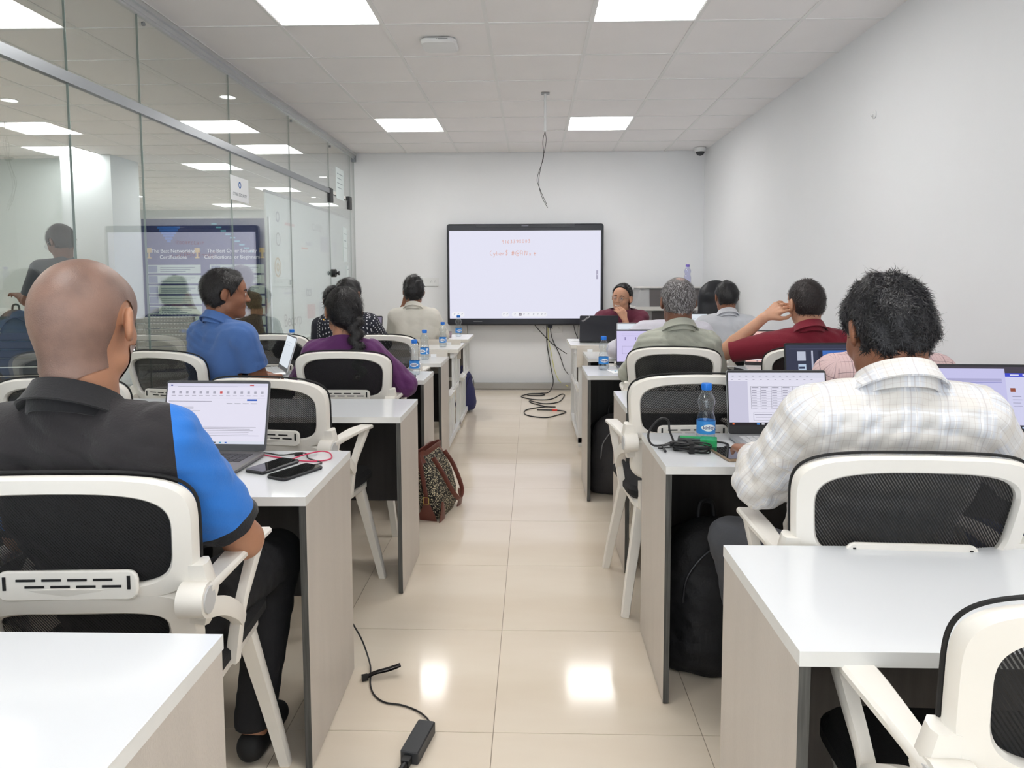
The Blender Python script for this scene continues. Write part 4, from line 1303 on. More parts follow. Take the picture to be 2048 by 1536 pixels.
def make_chair():
    t = empty('office_chair', (0, 0, 0)); tag(t, '', 'chair')
    mb = MB()
    ring(mb, .825, .248, .130, .204, .096, 5.0, 4.2, .823, .09, .028, .016, 84, .10)
    ring(mb, .620, .222, .098, .165, .042, 3.4, 3.0, .622, .0, .028, .0, 84, .0)
    for sx in (-1, 1):   # side wings joining the two openings to the arm hubs
        mb.sweep([(sx * .222, back_y(.222, .76), .76), (sx * .224, back_y(.222, .70), .70), (sx * .210, back_y(.21, .63), .63)], [.06, .075, .06], [.03, .034, .03], (1, 0, 0))
    mb.build('back_frame', M_WHITEP, t)
    mb = MB(); nx, nz = 14, 8; vs = []; fs = []
    for j in range(nz + 1):
        for i in range(nx + 1):
            z = .718 + .212 * j / nz
            w = .212 * (1 - .10 * (1 - (z - .72) / .19)) * (0.90 if j in (0, nz) else 1)
            x = -w + 2 * w * i / nx
            z2 = z - .014 * (x / .2) ** 2
            vs.append((x, back_y(x, z2) + .006, z2))
    for j in range(nz):
        for i in range(nx): fs.append((j * (nx + 1) + i, j * (nx + 1) + i + 1, (j + 1) * (nx + 1) + i + 1, (j + 1) * (nx + 1) + i))
    mb.add(vs, fs, 0, True); mb.build('back_net', M_MESH, t)
    mb = MB(); vs = []; fs = []
    for j in range(5):
        for i in range(nx + 1):
            z = .535 + .125 * j / 4; x = -.18 + .36 * i / nx; vs.append((x, back_y(x, z) + .008, z))
    for j in range(4):
        for i in range(nx): fs.append((j * (nx + 1) + i, j * (nx + 1) + i + 1, (j + 1) * (nx + 1) + i + 1, (j + 1) * (nx + 1) + i))
    mb.add(vs, fs, 0, True); mb.build('lower_net', M_MESH, t)
    # edge piping of the net, seen as the dark line round the frame
    mb = MB(); pts = []
    for k in range(61):
        a = math.radians(-35 + 250 * k / 60); cc, ss = math.cos(a), math.sin(a)
        x = .248 * (1 if cc >= 0 else -1) * abs(cc) ** .4; z = .135 * (1 if ss >= 0 else -1) * abs(ss) ** .4
        x *= 1 - .09 * (.5 - z / .27); z -= .016 * (x / .25) ** 2
        pts.append((x, back_y(x, .825 + z) + .011, .825 + z))
    mb.tube(pts, .0032, 6); mb.build('edge_piping', M_BLACKR, t)
    # lumbar bracket with slots
    mb = MB(); by = back_y(.05, .73)
    Mx = Matrix.Translation((0, by - .004, 0)) @ RX
    mb.rbox(-.132, .700, -.004, .132, .758, .006, .018, M=Mx)
    mb.build('lumbar_bracket', M_WHITEP, t)
    mb = MB()
    for z in (.741, .728):
        for k in range(4):
            x = -.094 + .048 * k + (.016 if z < .735 else 0); mb.box(x, by - .0115, z - .0022, x + .036, by - .009, z + .0022)
    for sx in (-1, 1): mb.box(sx * .116 - .003, by - .0115, .722, sx * .116 + .003, by - .009, .748)
    mb.build('lumbar_slots', M_BLACKR, t)
    for sx in (-1, 1):
        mb = MB()
        mb.tube([(sx * .205, .000, .690), (sx * .256, .000, .690)], .034, 28)
        side = (1, 0, 0)
        pts = bez([(sx * .242, -.012, .705), (sx * .246, .08, .712), (sx * .250, .20, .716), (sx * .246, .335, .706)], 18)
        n = len(pts); mb.sweep(pts, [.030 + .024 * min(1, i / (n * .6)) for i in range(n)], [.022 - .006 * i / n for i in range(n)], side)
        pts = bez([(sx * .247, .315, .702), (sx * .247, .255, .65), (sx * .245, .205, .60), (sx * .236, .195, .545), (sx * .222, .20, .46)], 24)
        n = len(pts); mb.sweep(pts, [.024 + .012 * abs(i / n - .45) for i in range(n)], [.026 + .02 * abs(i / n - .5) for i in range(n)], side)
        pts = bez([(sx * .244, -.005, .675), (sx * .250, .07, .645), (sx * .250, .14, .600), (sx * .240, .20, .555)], 18)
        n = len(pts); mb.sweep(pts, [.026] * n, [.040 - .008 * i / n for i in range(n)], side)
        mb.build('armrest', M_WHITEP, t)
        MB().tube([(sx * .256, 0, .690), (sx * .2595, 0, .690)], .026, 28).build('hub_cap', mat('hub_cap_grey', (196, 197, 198), .4), t)
    mb = MB(); mb.rbox(-.225, .03, .455, .225, .485, .505, .07, seg=6)
    mb.build('seat', M_SEAT, t)
    mb = MB(); mb.rbox(-.205, .02, .415, .205, .47, .455, .06, seg=6)
    mb.box(-.19, -.005, .43, .19, .05, .53)
    mb.build('seat_pan', M_WHITEP, t)
    for sx in (-1, 1):
        for y0, y1 in ((.07, .025), (.41, .50)):
            mb = MB(); pts = [(sx * .175, y0, .425), (sx * .198, y0 + (y1 - y0) * .35, .28), (sx * .222, y0 + (y1 - y0) * .7, .13), (sx * .240, y1, .0)]
            mb.sweep(pts, [.048, .042, .037, .032], [.034, .032, .030, .028], (1, 0, 0))
            mb.build('leg', M_WHITEP, t)
    return t
chair0 = make_chair(); used = [False]
GC = 'white plastic armchairs with black net backs'
def chair(x, y, deg, label):
    t = chair0 if not used[0] else copy_tree(chair0)
    used[0] = True
    t.location = (x, y, 0); t.rotation_euler = (0, 0, math.radians(deg)); t['label'] = label; t['group'] = GC
    return t
chair(-.880, 1.30, 3, 'white net-back armchair of the shaven-headed man in black and blue')
chair(-.970, 2.56, -9, 'empty white net-back chair behind the desk with the two phones')
chair(-1.73, 2.56, 4, 'white net-back chair at the far left edge beside the shaven head')
chair(-1.83, 3.50, -16, 'white net-back chair under the man in the blue polo')
chair(-.935, 3.49, 0, 'white net-back chair of the woman in the purple tunic')
chair(-.965, 4.52, -3, 'empty net-back chair right of the purple tunic, one row ahead')
chair(-1.68, 4.55, 3, 'empty net-back chair left of the purple tunic, water bottle behind its net')
chair(.785, 1.47, -3, 'white net-back armchair of the man in the checked white shirt')
chair(.60, 2.66, 3, 'empty white net-back chair behind the green-taped charger')
chair(1.36, 2.66, 8, 'white net-back chair of the man in the pink checked shirt')
chair(.735, 3.69, -7, 'white net-back chair of the grey-haired man')
chair(1.43, 3.68, 0, 'white net-back chair of the man in the maroon polo')
chair(.79, 4.62, 0, 'net-back chair of the leaning person in the lavender shirt')
chair(1.50, 4.62, 0, 'empty net-back chair in front of the maroon polo man')
chair(.735, .82, -2, 'white net-back chair cut off at the bottom right corner')
chair(1.52, 1.47, 4, 'white net-back chair at the right edge behind the bare desk')
# ---------------------------------------------------------------- laptops
def laptop(x, y, deg, w, d, hgt, angle, label, picture, body=(120, 122, 126), bez=(24, 25, 28), lid=None, bw=.006, bb=.022, z=ZD):
    """hinge centre at x,y; user on the -y side; lid leans back by angle from vertical"""
    t = empty('laptop', (x, y, z), math.radians(deg)); tag(t, label, 'laptop', 'open laptops on the desks')
    mb_ = mat('laptop_body_%d_%d' % body[:2], body, .38, metal=.35)
    MB().rbox(-w / 2, -d, .003, w / 2, 0, .017, .010).build('base', mb_, t)
    kb = MB()
    for r in range(5):
        nk = 13; kw = (w * .86) / nk
        for k in range(nk):
            x0 = -w * .43 + k * kw + .0012; y0 = -.035 - (r + 1) * .0185
            if r == 4 and 3 < k < 9: continue
            kb.box(x0, y0, .017, x0 + kw - .0024, y0 + .0155, .0185)
    kb.box(-w * .1, -.035 - 5 * .0185, .017, w * .17, -.035 - 5 * .0185 + .0155, .0185)
    kb.build('keyboard', mat('keys_%d' % (1 if body[0] > 150 else 0), (60, 60, 64) if body[0] < 150 else (205, 206, 208), .5), t)
    MB().box(-w * .17, -d + .012, .017, w * .17, -.135, .0174).build('touchpad', mat('touchpad_%d' % body[0], tuple(int(v * .92) for v in body), .3, metal=.2), t)
    a = math.radians(angle)
    ML_ = Matrix.Translation((0, .002, .016)) @ Matrix.Rotation(math.pi / 2 - a, 4, 'X')    # lid plane xy, normal towards user... 
    l = MB().rbox(-w / 2, 0, -.006, w / 2, hgt, .0, .010).build('lid', mat('lid_%d_%d' % (lid or body)[:2], lid or body, .38, metal=.3), t); l.matrix_local = ML_
    bzz = MB().rbox(-w / 2 + .001, .001, 0, w / 2 - .001, hgt - .001, .0015, .009).build('screen_bezel', mat('bezel_%d' % bez[0], bez, .35), l)
    mbx = MB().lathe([(.001, .0018), (.003, .0018)], 12, M=Matrix.Translation((0, hgt - .008, 0))); mbx.build('webcam', mat('lens_grey', (70, 72, 80), .2), l)
    sw, sh = w - 2 * bw, hgt - bb - bw * 1.6
    it = [(-sw / 2 + u0 * sw, bb + v0 * sh, -sw / 2 + u1 * sw, bb + v1 * sh, c) + tuple(r) for u0, v0, u1, v1, c, *r in picture]
    quads('screen', it, Matrix.Translation((0, 0, .0017)), l, lift=.00012)
    return t

def lines(u0, u1, v0, n, dv, c=(150, 148, 165), jag=.25, seed=1, hgt=.006):
    rs = random.Random(seed)
    return [(u0, v0 - k * dv, u1 - rs.random() * jag * (u1 - u0), v0 - k * dv + hgt, c, 2) for k in range(n)]
BG = (233, 230, 247)
doc = [(0, 0, 1, 1, BG), (0, .94, 1, 1, (222, 220, 240), 1.5), (.03, .955, .05, .975, (60, 70, 150), 2), (.82, .96, .86, .975, (200, 60, 60), 2), (.10, .945, .70, .95, (150, 150, 170), 2), (.02, .75, .98, .752, (190, 188, 205), 2)]
for k in range(14):
    doc.append((.05 + .068 * k, .83, .075 + .068 * k, .87, (170, 168, 185) if k != 7 else (205, 80, 80), 2)); doc.append((.045 + .068 * k, .79, .085 + .068 * k, .80, (165, 160, 178), 2))
doc += [(.80, .71, .90, .74, (50, 96, 190), 2), (.02, .695, .45, .705, (160, 158, 175), 2)]
for k in range(4): doc.append((.60 + .08 * k, .66, .66 + .08 * k, .672, (168, 166, 182), 2))
doc += lines(.03, .35, .60, 3, .03, seed=2) + lines(.03, .95, .27, 6, .027, (150, 146, 162), .2, 3) + [(0, 0, 1, .045, (222, 226, 240), 2)]
for k in range(7): doc.append((.28 + .055 * k, .012, .30 + .055 * k, .034, [(60, 110, 200), (70, 70, 80), (60, 150, 190)][k % 3], 3))
tab = [(0, 0, 1, 1, (206, 204, 226)), (.2, .06, .98, .84, (232, 230, 246), 1.5), (0, .90, 1, 1, (222, 222, 238), 2), (0, .84, 1, .90, (230, 228, 244), 2), (0, 0, 1, .06, (30, 24, 30), 2.5), (.03, .015, .05, .045, (230, 110, 60), 3), (.28, .015, .31, .045, (70, 140, 220), 3), (.33, .015, .36, .045, (220, 220, 230), 3)]
for k in range(12): tab.append((.04 + .07 * k, .93, .06 + .07 * k, .945, (150, 150, 170), 3)); tab.append((.03 + .075 * k, .865, .05 + .075 * k, .875, (150, 150, 170), 3))
for r in range(10): tab.append((.23, .74 - .048 * r, .90, .743 - .048 * r, (110, 108, 125), 3))
for c in (.23, .33, .44, .55, .66, .90): tab.append((c, .308, c + .003, .743, (110, 108, 125), 3))
for r in range(9):
    for c in (.24, .34, .45, .56): tab.append((c, .71 - .048 * r, c + (.05 if r else .07), .718 - .048 * r, (120, 118, 140) if r else (60, 58, 80), 3))
tab += [(.25, .10, .90, .103, (110, 108, 125), 3), (.25, .24, .90, .243, (110, 108, 125), 3), (.25, .10, .253, .243, (110, 108, 125), 3), (.26, .20, .44, .21, (60, 58, 80), 3), (.27, .15, .5, .155, (120, 118, 140), 3)]
two = [(0, 0, 1, 1, (70, 64, 78)), (0, .07, .56, .97, (202, 200, 240), 1.5), (0, .76, .53, .81, (176, 174, 214), 2), (.0, .745, .53, .752, (110, 110, 190), 2.5), (.56, .84, 1, .90, (64, 76, 210), 2), (.56, .07, 1, .84, (214, 214, 244), 1.7), (.59, .60, .63, .66, (150, 80, 60), 3), (.60, .86, .67, .88, (225, 225, 250), 3), (.70, .855, .73, .885, (225, 225, 250), 3), (.78, .855, .80, .885, (225, 225, 250), 3), (.74, .50, .745, .66, (120, 120, 160), 3), (0, 0, 1, .06, (50, 50, 62), 3)]
two += [(.50 + .05 * k, .02, .52 + .05 * k, .045, [(180, 200, 230), (90, 190, 190), (235, 235, 240)][k % 3], 4) for k in range(4)] + lines(.60, .68, .52, 4, .05, (120, 118, 150), .5, 4) + lines(.02, .50, .66, 2, .03, (140, 138, 180), .3, 5)
dark = [(0, 0, 1, 1, (52, 56, 78)), (.16, .62, .28, .84, (190, 196, 214), 2), (.17, .36, .28, .54, (188, 206, 228), 2), (.18, .43, .26, .48, (50, 60, 90), 3), (.17, .16, .28, .30, (180, 186, 206), 2), (.36, 0, .385, .86, (184, 188, 208), 2), (.46, 0, 1, .86, (36, 40, 60), 2), (.47, 0, 1, .40, (190, 206, 240), 2.5), (.52, .40, .96, .86, (62, 110, 190), 3), (.05, .90, .90, .905, (110, 116, 150), 3)]
dark += [(.56 + .1 * k, .70 - .22 * j, .61 + .1 * k, .76 - .22 * j, (26, 40, 80), 4) for k in range(4) for j in range(2)]
dark += [(.54, .60, .94, .605, (120, 170, 230), 4)]
sheetp = [(0, 0, 1, 1, (214, 206, 246))] + lines(.1, .8, .9, 2, .06, (150, 140, 190), .2, 6) + [(.1, .5, .5, .505, (120, 110, 160), 2), (.1, .25, .5, .255, (120, 110, 160), 2), (.1, .25, .105, .5, (120, 110, 160), 2), (.5, .25, .505, .5, (120, 110, 160), 2)] + [(.15 + .2 * k, .7, .17 + .2 * k, .8, (140, 130, 180), 2) for k in range(4)]
pink = [(0, 0, 1, 1, (240, 196, 188)), (0, .05, 1, .12, (230, 222, 226), 2), (.1, .9, .7, .91, (190, 140, 140), 2)] + [(.2 + .08 * k, .015, .23 + .08 * k, .04, (120, 110, 130), 3) for k in range(6)]
blank = [(0, 0, 1, 1, (226, 234, 242)), (.1, .8, .7, .81, (170, 180, 195), 2), (.1, .7, .6, .71, (170, 180, 195), 2)]
dull = [(0, 0, 1, 1, (128, 120, 140)), (.1, .8, .7, .82, (170, 166, 180), 2)]

laptop(-1.018, 2.205, -2, .345, .24, .225, 14, 'grey laptop showing a mail page, beside the two phones', doc, (118, 116, 118), (62, 62, 66))
laptop(.862, 2.475, 0, .35, .235, .225, 12, 'silver laptop showing a table, before the checked white shirt', tab, (168, 170, 172), (34, 35, 38), bb=.030)
laptop(1.60, 2.42, -4, .42, .27, .255, 16, 'wide silver laptop at the right edge showing a purple web page', two, (176, 178, 180), (40, 42, 48), bb=.030)
laptop(1.40, 3.43, 4, .36, .24, .235, 10, 'black laptop with a dark slide deck and blue picture on screen', dark, (40, 42, 46), (34, 36, 42))
laptop(-1.515, 4.24, -62, .33, .22, .215, 18, 'thin silver laptop seen edge-on left of the purple tunic', blank, (226, 227, 229), (120, 122, 128))
laptop(.70, 4.47, 0, .34, .23, .225, 8, 'dark-framed laptop with a lilac sheet before the grey-haired man', sheetp, (60, 62, 66), (44, 46, 50))
laptop(1.50, 4.44, -12, .34, .23, .225, 14, 'silver laptop with a pink page before the maroon polo', pink, (205, 206, 208), (46, 46, 50))
laptop(.785, 5.36, -4, .29, .22, .215, 12, 'pale laptop with a white page beside the maroon shirt', blank, (200, 200, 204), (150, 150, 154))
laptop(1.40, 6.38, 4, .36, .23, .235, 8, 'dark-edged laptop with a bright page behind the grey-haired man', blank, (60, 62, 66), (36, 38, 42))
laptop(-1.445, 6.0, -3, .34, .23, .235, 8, 'black laptop with a dim screen right of the polka-dot shirt', dull, (30, 31, 34), (22, 22, 26))
lp = laptop(.585, 6.22, 180 - 2, .335, .23, .225, 6, 'black laptop seen from behind, used by the smiling man in maroon', blank, (38, 39, 43), (22, 22, 26), lid=(52, 53, 60))
lidp = [o for o in lp.children if o.name.startswith('lid')][0]
text('ThinkPad', .022, flat((190, 190, 192)), lidp, 'lettering', Matrix.Translation((.115, .195, -.0062)) @ Matrix.Rotation(math.pi, 4, 'Y') @ Matrix.Rotation(math.radians(35), 4, 'Z'), bold=.0006)
M = Matrix

# ---------------------------------------------------------------- bottles
M_CAP = mat('blue_cap', (30, 120, 220), .4)
M_LABEL = mat('label_blue', (52, 136, 214), .4)
M_LABELW = mat('label_white', (235, 240, 246), .4)
def make_bottle(cap=M_CAP, H=.205, r=.031, pet=M_PET):
    t = empty('water_bottle', (0, 0, 0))
    s = H / .205; q = r / .031
    prof = [(.001, .004), (.018, .002), (.026, .0), (.030, .004), (.031, .012), (.0305, .03), (.0300, .035), (.0300, .085), (.0300, .09), (.0280, .098), (.0248, .108), (.0236, .116), (.0250, .126), (.0288, .138), (.0296, .147), (.0270, .157), (.0210, .168), (.0165, .177), (.0150, .184), (.0142, .190)]
    mb = MB()
    rip = [(a * q * (1 + (.018 if (i % 2) else 0)), b_ * s) for i, (a, b_) in enumerate(prof)]
    mb.lathe(rip, 28); mb.build('bottle_body', pet, t)
    if cap is M_CAP:
        mb = MB(); mb.lathe([(.001, .0055), (.0255, .0055), (.0278, .02), (.0278, .034)], 24, mi=0)
        mb.build('water', glass_mat('water_fill', (.96, .98, .995), .6), t)
    mb = MB(); mb.lathe([(.001, .208), (.0155, .2075), (.0168, .205), (.0168, .190), (.0165, .189), (.0165, .185)], 24)
    for k in range(20):
        a = 2 * math.pi * k / 20; mb.box(-.0006, -.0006, .190, .0006, .0006, .204, M=Matrix.Translation((.0168 * math.cos(a), .0168 * math.sin(a), 0)))
    c = mb.build('cap', cap, t); c.scale = (q, q, s)
    return t
def add_label(t):
    l = MB().lathe([(.0313, .038), (.0313, .082)], 28).build('label', M_LABEL, t)
    def wrap(me, r=.0316):
        for v in me.vertices:
            a = v.co.x / .0313; z = v.co.y
            v.co = (r * math.sin(a), -r * math.cos(a), z)
    mb = MB(); n = 20; top = []; bot = []
    for k in range(n + 1):
        u = -1 + 2 * k / n; hh = .0115 * (1 - u * u) ** .75
        top.append((u * .027 - .004, .060 + hh, 0)); bot.append((u * .027 - .004, .060 - hh, 0))
    for k in range(n): mb.add([bot[k], bot[k + 1], top[k + 1], top[k]], [(0, 1, 2, 3)])
    mb.add([(.028, .040, 0), (.035, .040, 0), (.042, .040, 0), (.042, .080, 0), (.035, .080, 0), (.028, .080, 0)], [(0, 1, 4, 5), (1, 2, 3, 4)])
    me = mb.mesh('label_patch'); wrap(me); link('label_patch', me, M_LABELW, l)
    o = text('kinley', .0165, mat('label_ink', (30, 40, 120), .4), l, 'lettering', None, bold=.0003)
    for v in o.data.vertices: v.co = (v.co.x - .004, v.co.y + .0605, 0)
    wrap(o.data, .0319)
    mb = MB(); mb.add([(.031, .045, 0), (.039, .045, 0), (.039, .062, 0), (.031, .062, 0)], [(0, 1, 2, 3)]); mb.add([(.033, .062, 0), (.037, .062, 0), (.037, .068, 0), (.033, .068, 0)], [(0, 1, 2, 3)])
    me = mb.mesh('label_figure'); wrap(me, .0319); link('label_figure', me, M_LABEL, l)
b0 = make_bottle(); add_label(b0)
def bottle(x, y, label, deg=0, z=ZD, first=[True]):
    t = b0 if first[0] else copy_tree(b0); first[0] = False
    t.location = (x, y, z); t.rotation_euler = (0, 0, math.radians(deg)); tag(t, label, 'bottle', 'blue-capped water bottles')
bottle(.590, 2.40, 'blue-capped water bottle beside the green-taped charger', 12)
bottle(-.690, 4.14, 'blue-capped water bottle nearest the purple tunic, first in the left line', 10)
bottle(-.750, 4.93, 'blue-capped water bottle second in the left line', -20)
bottle(-.735, 5.83, 'blue-capped water bottle third in the left line, on the nearer bench', 5)
bottle(-.715, 6.90, 'blue-capped water bottle farthest in the left line, below the display corner', 30)
bottle(.440, 4.36, 'blue-capped water bottle alone on the desk before the grey-haired man', 15)
bottle(-1.70, 4.98, 'blue-capped water bottle seen through the chair net beside the blue polo', 60)
pb = make_bottle(mat('violet_cap', (130, 110, 205), .4), .235, .038, M_PETV); tag(pb, 'large bottle with violet cap standing on the lectern', 'bottle')
pb.location = (1.69, 7.80, 1.216)

# ---------------------------------------------------------------- phones, cables, charger, papers
def phone(x, y, deg, label, edge=(40, 40, 44), z=ZD, dz=.0, L=.155, Wd=.074):
    t = empty('smartphone', (x, y, z + dz), math.radians(deg)); tag(t, label, 'phone')
    MB().rbox(-Wd / 2, -L / 2, 0, Wd / 2, L / 2, .0095, .011, seg=5).build('case', mat('phone_edge_%d' % edge[0], edge, .3, metal=.4), t)
    MB().rbox(-Wd / 2 + .002, -L / 2 + .002, .0095, Wd / 2 - .002, L / 2 - .002, .0100, .009, seg=5).build('screen', mat('phone_glass', (8, 9, 12), .03, spec=.7), t)
    mb = MB(); mb.box(-.004, -L / 2 - .0004, .003, .004, -L / 2 + .001, .006); mb.build('charging_port', M_BLACK, t)
    return t
phone(-.775, 2.070, -24, 'black phone lying nearest the grey laptop')
phone(-.685, 2.005, -27, 'black phone on the desk corner, right one of the two')
phone(.625, 2.235, 8, 'gold-edged black phone between the charger and the silver laptop', (150, 128, 104))
phone(1.235, 4.36, 12, 'dark phone on the desk before the maroon polo')
phone(-.745, 4.03, 80, 'dark phone lying by the water bottle right of the purple tunic')

def cable(pts, r, m, name, label, cat='cable', n=60, extra=None):
    loc = pts[0]; t = empty(name, (loc[0], loc[1], 0)); tag(t, label, cat)
    P = [(p[0] - loc[0], p[1] - loc[1], p[2]) for p in pts]
    MB().tube(bez(P, n), r, 8).build('wire', m, t)
    if extra: extra(t, loc)
    return t
z = ZD + .003
M_RED = mat('red_cable', (196, 44, 84), .4)
cable([(-.88, 2.235, z), (-.84, 2.20, z), (-.77, 2.165, z), (-.70, 2.135, z), (-.645, 2.140, z), (-.628, 2.175, z), (-.648, 2.222, z + .004), (-.680, 2.235, z + .006), (-.715, 2.195, z + .006), (-.745, 2.150, z + .002)], .0022, M_RED, 'charging_cable', 'thin red charging cable looping beside the two phones')
def usb(t, loc):
    MB().box(-.012, -.007, 0, .014, .007, .010, M=Matrix.Translation((-.745 - loc[0], 2.212 - loc[1], ZD)) @ Matrix.Rotation(.25, 4, 'Z')).build('plug', M_BLACK, t)
cable([(-.90, 2.25, z), (-.85, 2.232, z), (-.80, 2.208, z), (-.755, 2.210, z + .004), (-.722, 2.216, z + .004), (-.700, 2.170, z), (-.660, 2.135, z), (-.640, 2.110, z), (-.662, 2.080, z + .002)], .0020, M_BLACK, 'charging_cable', 'black charging cable with a plug beside the two phones', extra=usb)

# floor charger with cord and hook strap
t = empty('power_adapter', (-.318, 1.885, 0), -.20); tag(t, 'black laptop power adapter lying on the aisle floor', 'charger')
MB().rbox(-.026, -.072, 0, .026, .072, .036, .006).build('brick', mat('adapter_plastic', (44, 46, 50), .45), t)
mb = MB(); mb.box(-.013, -.098, .008, .009, -.070, .028); mb.tube([(-.002, -.098, .018), (-.004, -.125, .017)], .0085, 10); mb.build('plug', M_BLACK, t)
mb = MB()
for k in range(6): mb.tube([(-.004 - .001 * k, -.127 - .007 * k, .017), (-.004 - .001 * k, -.130 - .007 * k, .017)], .0075, 10)
mb.tube(bez([(-.004, -.12, .017), (-.012, -.19, .010), (-.05, -.26, .005), (-.10, -.40, .004), (-.10, -.9, .004)]), .0036, 8)
mb.build('power_cord', M_BLACK, t)
cable([(-.628, 2.372, .12), (-.588, 2.36, .055), (-.550, 2.300, .012), (-.532, 2.235, .012), (-.520, 2.18, .004), (-.495, 2.125, .004), (-.455, 2.088, .004), (-.40, 2.075, .004), (-.345, 2.045, .004), (-.305, 1.99, .012), (-.304, 1.955, .02)], .0028, M_BLACK, 'adapter_cord', 'thin black adapter cord running from the desk foot across the floor', n=90)
t = empty('cable_strap', (-.495, 2.235, .012), .38); tag(t, 'shiny black hook-and-loop strap around the floor cord', 'strap')
mb = MB(); pts = bez([(-.055, 0, -.006), (-.02, .004, .002), (.02, .0, .006), (.055, .004, .010), (.058, .0, .018), (.02, -.002, .014), (-.02, .0, .009), (-.052, .002, -.001)], 40)
mb.sweep(pts, [.016] * len(pts), [.0016] * len(pts), (0, 1, 0)); mb.build('strap', mat('strap_black', (26, 22, 26), .25), t)
mb = MB().box(-.065, -.010, -.010, -.045, .010, .004); mb.build('end_tab', M_BLACK, t)

# charger with green tape and a wound cord on the right desk
t = empty('taped_charger', (.548, 2.345, ZD), -.25); tag(t, 'black charger wrapped in green tape on the right desk corner', 'charger')
MB().rbox(-.062, -.026, 0, .062, .026, .032, .005).build('brick', mat('adapter_plastic', (44, 46, 50), .45), t)
M_GT = mat('green_tape', (40, 170, 100), .35, var=.25, vscale=60, bump=.4, bscale=90)
mb = MB(); mb.rbox(.010, -.0275, -.0, .064, .0275, .0335, .004); mb.box(-.055, -.012, .0322, .012, .020, .0330); mb.add([(.010, -.0285, .020), (.050, -.0290, .004), (.040, -.036, .0), (.004, -.034, .004)], [(0, 1, 2, 3)]); mb.build('green_tape', M_GT, t)
t = empty('wound_cord', (.515, 2.275, ZD)); tag(t, 'black laptop cord wound in a bundle before the taped charger', 'cable')
mb = MB(); rs = random.Random(7)
for k in range(7):
    a, c = rs.uniform(.050, .066), rs.uniform(.014, .022); zz = .006 + .0035 * k; ph = rs.uniform(-.1, .1)
    pts = [(a * math.cos(q) , c * math.sin(q) - .3 * a * math.cos(q) + ph * .03, max(.003, zz + .004 * math.sin(2 * q + k))) for q in [2 * math.pi * i / 28 for i in range(29)]]
    mb.tube(pts, .0026, 6)
mb.build('bundle', M_BLACK, t)
mb = MB(); mb.box(-.012, -.024, .0, .004, .030, .034); mb.build('tie', M_BLACKR, t)
mb = MB(); mb.tube(bez([(-.058, .022, .012), (-.09, .03, .008), (-.10, .035, .006), (-.082, .03, .006)]), .0026, 6); mb.tube([(-.086, .018, .008), (-.086, -.010, .006)], .0042, 10); mb.tube([(-.088, .016, .008), (-.090, .030, .016)], .003, 8); mb.build('barrel_plug', M_BLACK, t)
mb = MB(); mb.box(-.055, .030, .006, -.018, .056, .026); mb.box(-.062, .036, .010, -.054, .050, .022)
mb.tube(bez([(-.06, .043, .016), (-.115, .060, .010), (-.125, .085, .045), (-.085, .115, .085), (-.055, .118, .082), (-.052, .100, .050), (-.045, .06, .02)]), .0036, 8)
mb.tube(bez([(-.075, .075, .006), (-.03, .125, .006), (.06, .145, .006), (.125, .12, .006), (.14, .08, .006), (.12, .05, .006)]), .0036, 8)
mb.build('mains_lead', M_BLACK, t)

# papers and small things
def paper(x, y, deg, w, l, label, z=ZD, blue=False):
    t = empty('paper_sheet', (x, y, z + .0012), math.radians(deg)); tag(t, label, 'paper')
    MB().box(-w / 2, -l / 2, 0, w / 2, l / 2, .0012).build('sheet', M_PAPER, t)
    if blue: 
        mb = MB(); mb.lathe([(.05, .0016), (.058, .0016)], 24); mb.box(-w * .4, l * .2, .0013, w * .1, l * .25, .0017); mb.build('print', flat((90, 150, 170)), t)
    return t
paper(.555, 4.28, 10, .18, .16, 'sheet with a blue ring printed on it beside the lone water bottle', blue=True)
paper(-.760, 4.03, 6, .20, .12, 'white sheet under the dark phone right of the purple tunic', z=ZD - .0015)
paper(.40, 6.45, 2, .10, .16, 'white sheet on the bench left of the black laptop')
t = empty('cup', (-.80, 6.80, ZD)); tag(t, 'small mauve cup beside the farthest water bottle', 'cup')
MB().lathe([(.001, .002), (.026, .002), (.033, .055), (.031, .055), (.025, .006), (.001, .005)], 20).build('bowl', mat('mauve_cup', (160, 140, 150), .4), t)

# wall cables under the display
wy = YB - .012
cable([(.175, wy, .80), (.178, wy, .55), (.22, wy - .02, .28), (.25, 8.30, .10), (.20, 8.10, .012), (.10, 8.02, .006), (-.04, 7.98, .006), (-.04, 7.88, .006), (.10, 7.86, .008), (.14, 7.92, .010), (.0, 7.95, .012), (-.12, 7.80, .006), (.02, 7.60, .006), (.20, 7.62, .006), (.33, 7.95, .006), (.36, 7.86, .006), (.28, 7.45, .006), (.12, 7.35, .006), (-.02, 7.52, .006), (.0, 7.38, .006), (.15, 7.18, .006), (.24, 7.16, .006)], .0055, M_BLACK, 'floor_cable', 'black cable dropping from the display and looping on the floor', n=220)
def redend(t, loc):
    MB().tube([(.20 - loc[0], 6.98 - loc[1], .006), (.25 - loc[0], 6.97 - loc[1], .006)], .012, 10).build('red_connector', mat('red_plug', (220, 50, 40), .4), t)
cable([(.24, 7.16, .006), (.10, 7.15, .006), (-.06, 6.98, .006), (-.05, 6.72, .006), (.12, 6.60, .006), (.24, 6.72, .006), (.33, 6.88, .006), (.25, 6.97, .006), (.05, 7.0, .006)], .0055, M_BLACK, 'floor_cable', 'black cable loop with a red connector on the floor', n=120, extra=redend)
cable([(.00, wy, .80), (.10, wy, .68), (.25, wy, .53), (.41, wy - .05, .42)], .0045, M_BLACK, 'wall_cable', 'black cable slanting right from under the display')
cable([(.215, wy, .74), (.24, wy, .60), (.33, wy, .40), (.38, wy - .05, .25), (.42, 8.2, .2)], .0045, M_BLACK, 'wall_cable', 'black cable from the wall plug down to the bench')
